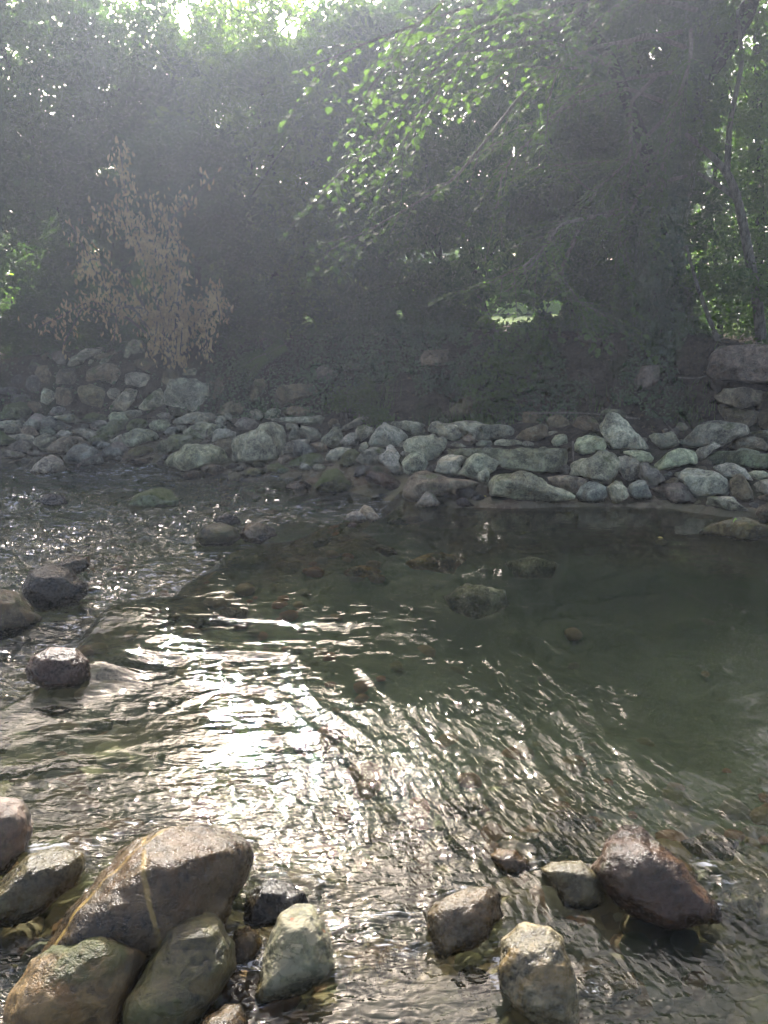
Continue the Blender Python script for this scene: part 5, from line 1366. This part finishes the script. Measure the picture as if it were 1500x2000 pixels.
for pts, rad, lab in [([(1405, 672, 8.9), (1388, 630, 8.95), (1362, 560, 9.0), (1340, 480, 9.1)], [.03, .027, .022, .016], 'thin bare sapling leaning out behind the great squared block'),
                      ([(1150, 745, 9.3), (1195, 690, 9.5), (1245, 640, 9.7)], [.03, .035, .03], 'slanting dead trunk lying against the bank by the ivied tree'),
                      ([(1120, 700, 9.6), (1165, 670, 9.8), (1200, 655, 9.9)], [.025, .03, .025], 'short fallen branch on the bank behind the slanting dead trunk'),
                      ([(1130, 632, 10.6), (1100, 570, 10.8), (1060, 480, 11.0)], [.045, .04, .03], 'bare leaning stem in the dark behind the hazel sprays'),
                      ([(978, 660, 10.6), (950, 615, 10.7), (925, 560, 10.9)], [.03, .028, .02], 'bare stem crossing the sunlit bush gap')]:
    tb = Tubes(); tb.add(pxpath(pts), rad, 8, 4)
    tag(tb.build('dead_stem', B_DARK if 'dark' in lab else B_PALE, base=pxpath(pts)[0]), lab, 'stem')

# sticks and twigs lying on the stones
for pts, rad, lab in [([(1036, 808, 8.35), (1080, 806, 8.3), (1130, 806, 8.3), (1190, 811, 8.25)], .011, 'long thin grey stick lying over the dark stones'),
                      ([(1222, 815, 8.2), (1250, 818, 8.15)], .012, 'short pale stick beside the tall pointed boulder'),
                      ([(1302, 828, 7.9), (1316, 842, 7.6), (1322, 855, 7.5), (1325, 870, 7.45)], .007, 'thin curved twig standing beside the big smooth dome'),
                      ([(1119, 862, 7.35), (1120, 902, 7.2)], .009, 'upright brown stake between the great slab and the round boulder'),
                      ([(152, 911, 8.25), (162, 900, 8.2), (180, 893, 8.1), (199, 885, 8.2)], .014, 'driftwood stick resting on the smaller twin boulder'),
                      ([(376, 834, 9.0), (390, 845, 8.8), (404, 857, 8.7)], .008, 'broken twig leaning on the broad ledge'),
                      ([(1325, 737, 8.6), (1360, 740, 8.5), (1380, 735, 8.5), (1392, 729, 8.45)], .009, 'thin pale root reaching from the great squared block')]:
    W = pxpath(pts)
    tb = Tubes(); tb.add(W, np.linspace(rad, rad * .6, len(W)), 7, 1, .2)
    if 'broken' in lab:
        tb.add(pxpath([(404, 860, 8.68), (402, 846, 8.66), (406, 838, 8.66)]), [.01, .01, .006], 6)
        tb.add(pxpath([(402, 858, 8.68), (411, 845, 8.64)]), [.008, .004], 6)
    tag(tb.build('stick', B_TWIG, base=W[0]), lab, 'stick')

# low plants of the bank
def blades(n, c, spread, hgt, seed, lean=.35):
    r = np.random.default_rng(seed)
    V, F = [], []
    for k in range(n):
        o = c + np.array([r.normal(0, spread), r.normal(0, spread * .6), 0])
        o[2] = float(ground_h(o[0], o[1])) - .02
        a = r.uniform(0, 6.28); d = np.array([math.cos(a), math.sin(a) - .5, 0]); h = hgt * r.uniform(.5, 1.2); w = r.uniform(.004, .009)
        sd = np.array([-d[1], d[0], 0]); sd /= np.linalg.norm(sd) + 1e-9
        i = len(V)
        for s in (0, .35, .7, 1.0):
            q = o + np.array([0, 0, h * (s - .35 * s * s * lean * 2)]) + d * h * lean * s * s * 1.3
            V += [q - sd * w * (1 - s * .9), q + sd * w * (1 - s * .9)]
        for s in range(3):
            F.append([i + 2 * s, i + 2 * s + 1, i + 2 * s + 3, i + 2 * s + 2])
    return np.array(V), np.array(F)
for k, (px, py, n, sp, h, lab) in enumerate([(728, 800, 90, .16, .42, 'tall grass tuft growing between the ledge and the sloping boulder'), (900, 838, 170, .2, .3, 'thick grass tuft behind the two-humped boulder'), (950, 838, 110, .16, .26, 'low grass tuft behind the long smooth pale slab'), (1130, 800, 80, .2, .22, 'sparse grass under the slanting dead trunk'), (1345, 800, 90, .2, .22, 'bright green grass below the ivied trunk beside the stone stack')]):
    c = hit(px, py)
    V, F = blades(n, c, sp, h, 60 + k)
    c[2] = float(ground_h(c[0], c[1]))
    tag(mesh_obj('grass_tuft', V - c, F, L_GRASS, loc=c), lab, 'grass tuft')

def fern(px, py, Y, n, ln, lab, seed, heading):
    r = np.random.default_rng(seed)
    b = at_Y(px, py, Y)
    P, A, N, S = [], [], [], []
    tb = Tubes()
    for k in range(n):
        a = heading + r.normal(0, .45)
        d = np.array([math.cos(a), -.55 + r.normal(0, .2), math.sin(a)]); d /= np.linalg.norm(d)
        L = ln * r.uniform(.7, 1.15)
        s = np.linspace(0, 1, 22)
        sp = b + d * L * s[:, None] + np.array([0, 0, -.3]) * L * (s ** 2)[:, None]
        tb.add(sp[::3], np.linspace(.004, .0012, len(sp[::3])), 4)
        for e in range(2, 22):
            t = unit(sp[e] - sp[e - 1]); lat = unit(np.cross(t, [0.1, -1.0, .3]))
            for sg in (1, -1):
                l = L * .2 * (1 - s[e]) ** .7 + .012
                P.append(sp[e] + lat * sg * l / 2); A.append(lat * sg + t * .3); N.append(np.cross(t, lat)); S.append(l)
    root = empty('fern', b); tag(root, lab, 'fern')
    tb.build('stalk', B_TWIG, root)
    V, F = leaf_geo(np.array(P), np.array(A), np.array(N), np.array(S), np.array(S) * .22, .1)
    mesh_obj('fronds', V - b, F, L_MID, root, smooth_shade=False)
fern(520, 690, 9.9, 7, .5, 'fern drooping over the end of the stone wall', 1, 3.75)
fern(560, 670, 10.2, 6, .5, 'fern higher up the slope behind the drooping one', 2, 3.6)
fern(730, 760, 9.4, 6, .32, 'small fern on the slope beside the tall grass tuft', 3, 3.0)
fern(1340, 790, 8.7, 5, .25, 'young fern low beside the stone stack', 4, 1.2)

def leafy(name, lab, cat, boxes, leaf, seed, L, W, cl, per, tilt=.5):
    P = crown_points(boxes, seed, cl, per, .5)
    b = P.mean(0); b[2] = P[:, 2].min()
    root = empty(name, b); tag(root, lab, cat)
    r = np.random.default_rng(seed)
    tb = Tubes()
    for k in range(10):
        q = P[r.integers(len(P))]; o = np.array([q[0] + r.normal(0, .1), q[1] + .1, float(ground_h(q[0], q[1] + .1))])
        tb.add([o, (o + q) / 2 + [0, 0, .05], q], [.005, .004, .002], 4)
    tb.build('stem', B_TWIG, root)
    crown('foliage', P, leaf, root, seed, L, W, .3, tilt)
leafy('bramble', 'broad-leaved bramble trailing down the middle of the bank', 'bramble', [(950, 690, 1040, 760, 9.2, .2, 380), (1010, 650, 1080, 720, 9.4, .2, 220), (930, 740, 1020, 810, 8.8, .15, 220)], L_HAZEL, 71, .07, .058, .12, 12, .35)
leafy('nettle', 'dark nettle clump beside the hazy block on the slope', 'nettle', [(650, 760, 720, 812, 9.2, .2, 420)], L_MID, 72, .045, .035, .1, 12, .4)
leafy('nettle', 'leafy plant hanging over the slanted slab', 'plant', [(700, 795, 770, 838, 8.8, .15, 300)], L_MID, 73, .05, .04, .09, 10, .35)
leafy('bramble', 'leafy sprig on the rim of the great squared block', 'plant', [(1450, 655, 1560, 680, 8.7, .1, 160)], L_MID, 74, .045, .035, .06, 8, .4)
leafy('bramble', 'lone broad-leaved sprig growing above the grass tuft', 'bramble', [(905, 735, 945, 775, 8.9, .1, 60)], L_HAZEL, 75, .07, .055, .08, 8, .3)

# ground cover: ivy and weeds over the earth bank, nobody could count it
def cover():
    r = np.random.default_rng(90)
    n = 40000
    X = r.uniform(-6, 6.5, n); t = r.random(n)
    yf = np.interp(X, _F[:, 0], _F[:, 1]); yt = np.interp(X, _T[:, 0], _T[:, 1])
    Y = yf - .05 + (yt - yf + 1.2) * t
    m = (noise3(X * 1.6, Y * 1.6, 4.0) + .35 * noise3(X * 5, Y * 5, 9.0) > -.25) & ((X > -2.3) | (t > .55) | (r.random(n) < .12))
    m &= (X < 3.35) | (t > .8)
    X, Y = X[m], Y[m]; n = len(X)
    P = np.stack([X, Y, ground_h(X, Y) + .03 + .1 * r.random(n) ** 2], -1)
    V, F = leaf_geo(P, r.normal(size=(n, 3)) + [0, -.3, -.3], r.normal(size=(n, 3)) * .5 + [0, -.5, .8], r.uniform(.03, .065, n), r.uniform(.025, .05, n), .15)
    tag(mesh_obj('undergrowth', V, F, L_IVY, smooth_shade=False), 'ivy and small weeds covering the dark earth bank', 'undergrowth', kind='stuff')
    n = 1300
    X = r.uniform(-5, 5.5, n); yf = np.interp(X, _F[:, 0], _F[:, 1])
    Y = yf - .5 + 2.0 * r.random(n)
    P = np.stack([X, Y, ground_h(X, Y) + .02], -1)
    V, F = leaf_geo(P, r.normal(size=(n, 3)) * [1, 1, .3], r.normal(size=(n, 3)) * .4 + [0, -.2, 1], r.uniform(.03, .07, n), r.uniform(.015, .035, n), .3)
    tag(mesh_obj('leaf_litter', V, F, L_LITTER, smooth_shade=False), 'dry brown leaf litter strewn on the earth bank', 'leaf litter', kind='stuff')
cover()

def single_leaf(px, py, z, mat, lab, L, W, a):
    p = at_z(px, py, z)
    V, F = leaf_geo(np.zeros((1, 3)), np.array([a]), np.array([[0, -.6, .8]]), np.array([L]), np.array([W]), .15)
    tag(mesh_obj('fallen_leaf', V, F, mat, loc=p), lab, 'leaf')
_lf = leaf_material('fresh_fallen_leaf', (.25, .42, .08), (.3, .5, .12), .3)
_ly = leaf_material('yellow_fallen_leaf', (.45, .36, .1), (.5, .4, .15), .2)
single_leaf(1437, 1021, .125, _lf, 'bright green leaf lying on the flat boulder in the pool', .075, .05, (0, .3, .8))
single_leaf(1290, 1050, .006, _ly, 'yellow leaf floating on the dark pool', .04, .018, (1, -.2, 0))
single_leaf(945, 971, .05, _ly, 'yellow leaf caught on the small dark stone by the pool', .05, .03, (.6, -.2, .4))

# ------------------------------------------------------------------ haze volume added mainly to give the veiling glare of the lens
def haze():
    x0, x1, y0, y1, z0, z1 = -47, 47, -31, 61, -3.2, 13.0
    V = [(x, y, z) for z in (z0, z1) for y in (y0, y1) for x in (x0, x1)]
    F = [(0, 2, 3, 1), (4, 5, 7, 6), (0, 1, 5, 4), (2, 6, 7, 3), (0, 4, 6, 2), (1, 3, 7, 5)]
    m = bpy.data.materials.new('lens_glare_haze'); m.use_nodes = True
    t = m.node_tree
    for n in list(t.nodes): t.nodes.remove(n)
    o = t.nodes.new('ShaderNodeOutputMaterial'); v = t.nodes.new('ShaderNodeVolumePrincipled')
    v.inputs['Color'].default_value = (.74, .83, 1.0, 1)
    v.inputs['Density'].default_value = HAZE
    v.inputs['Anisotropy'].default_value = 0.58
    v.inputs['Density Attribute'].default_value = ''
    v.inputs['Temperature Attribute'].default_value = ''
    t.links.new(v.outputs[0], o.inputs['Volume'])
    ob = mesh_obj('haze', V, np.array(F), m, smooth_shade=False)
    tag(ob, 'pale haze volume added mainly for the veiling glare of the lens', 'haze', kind='stuff')
HAZE = 0.0046
haze()
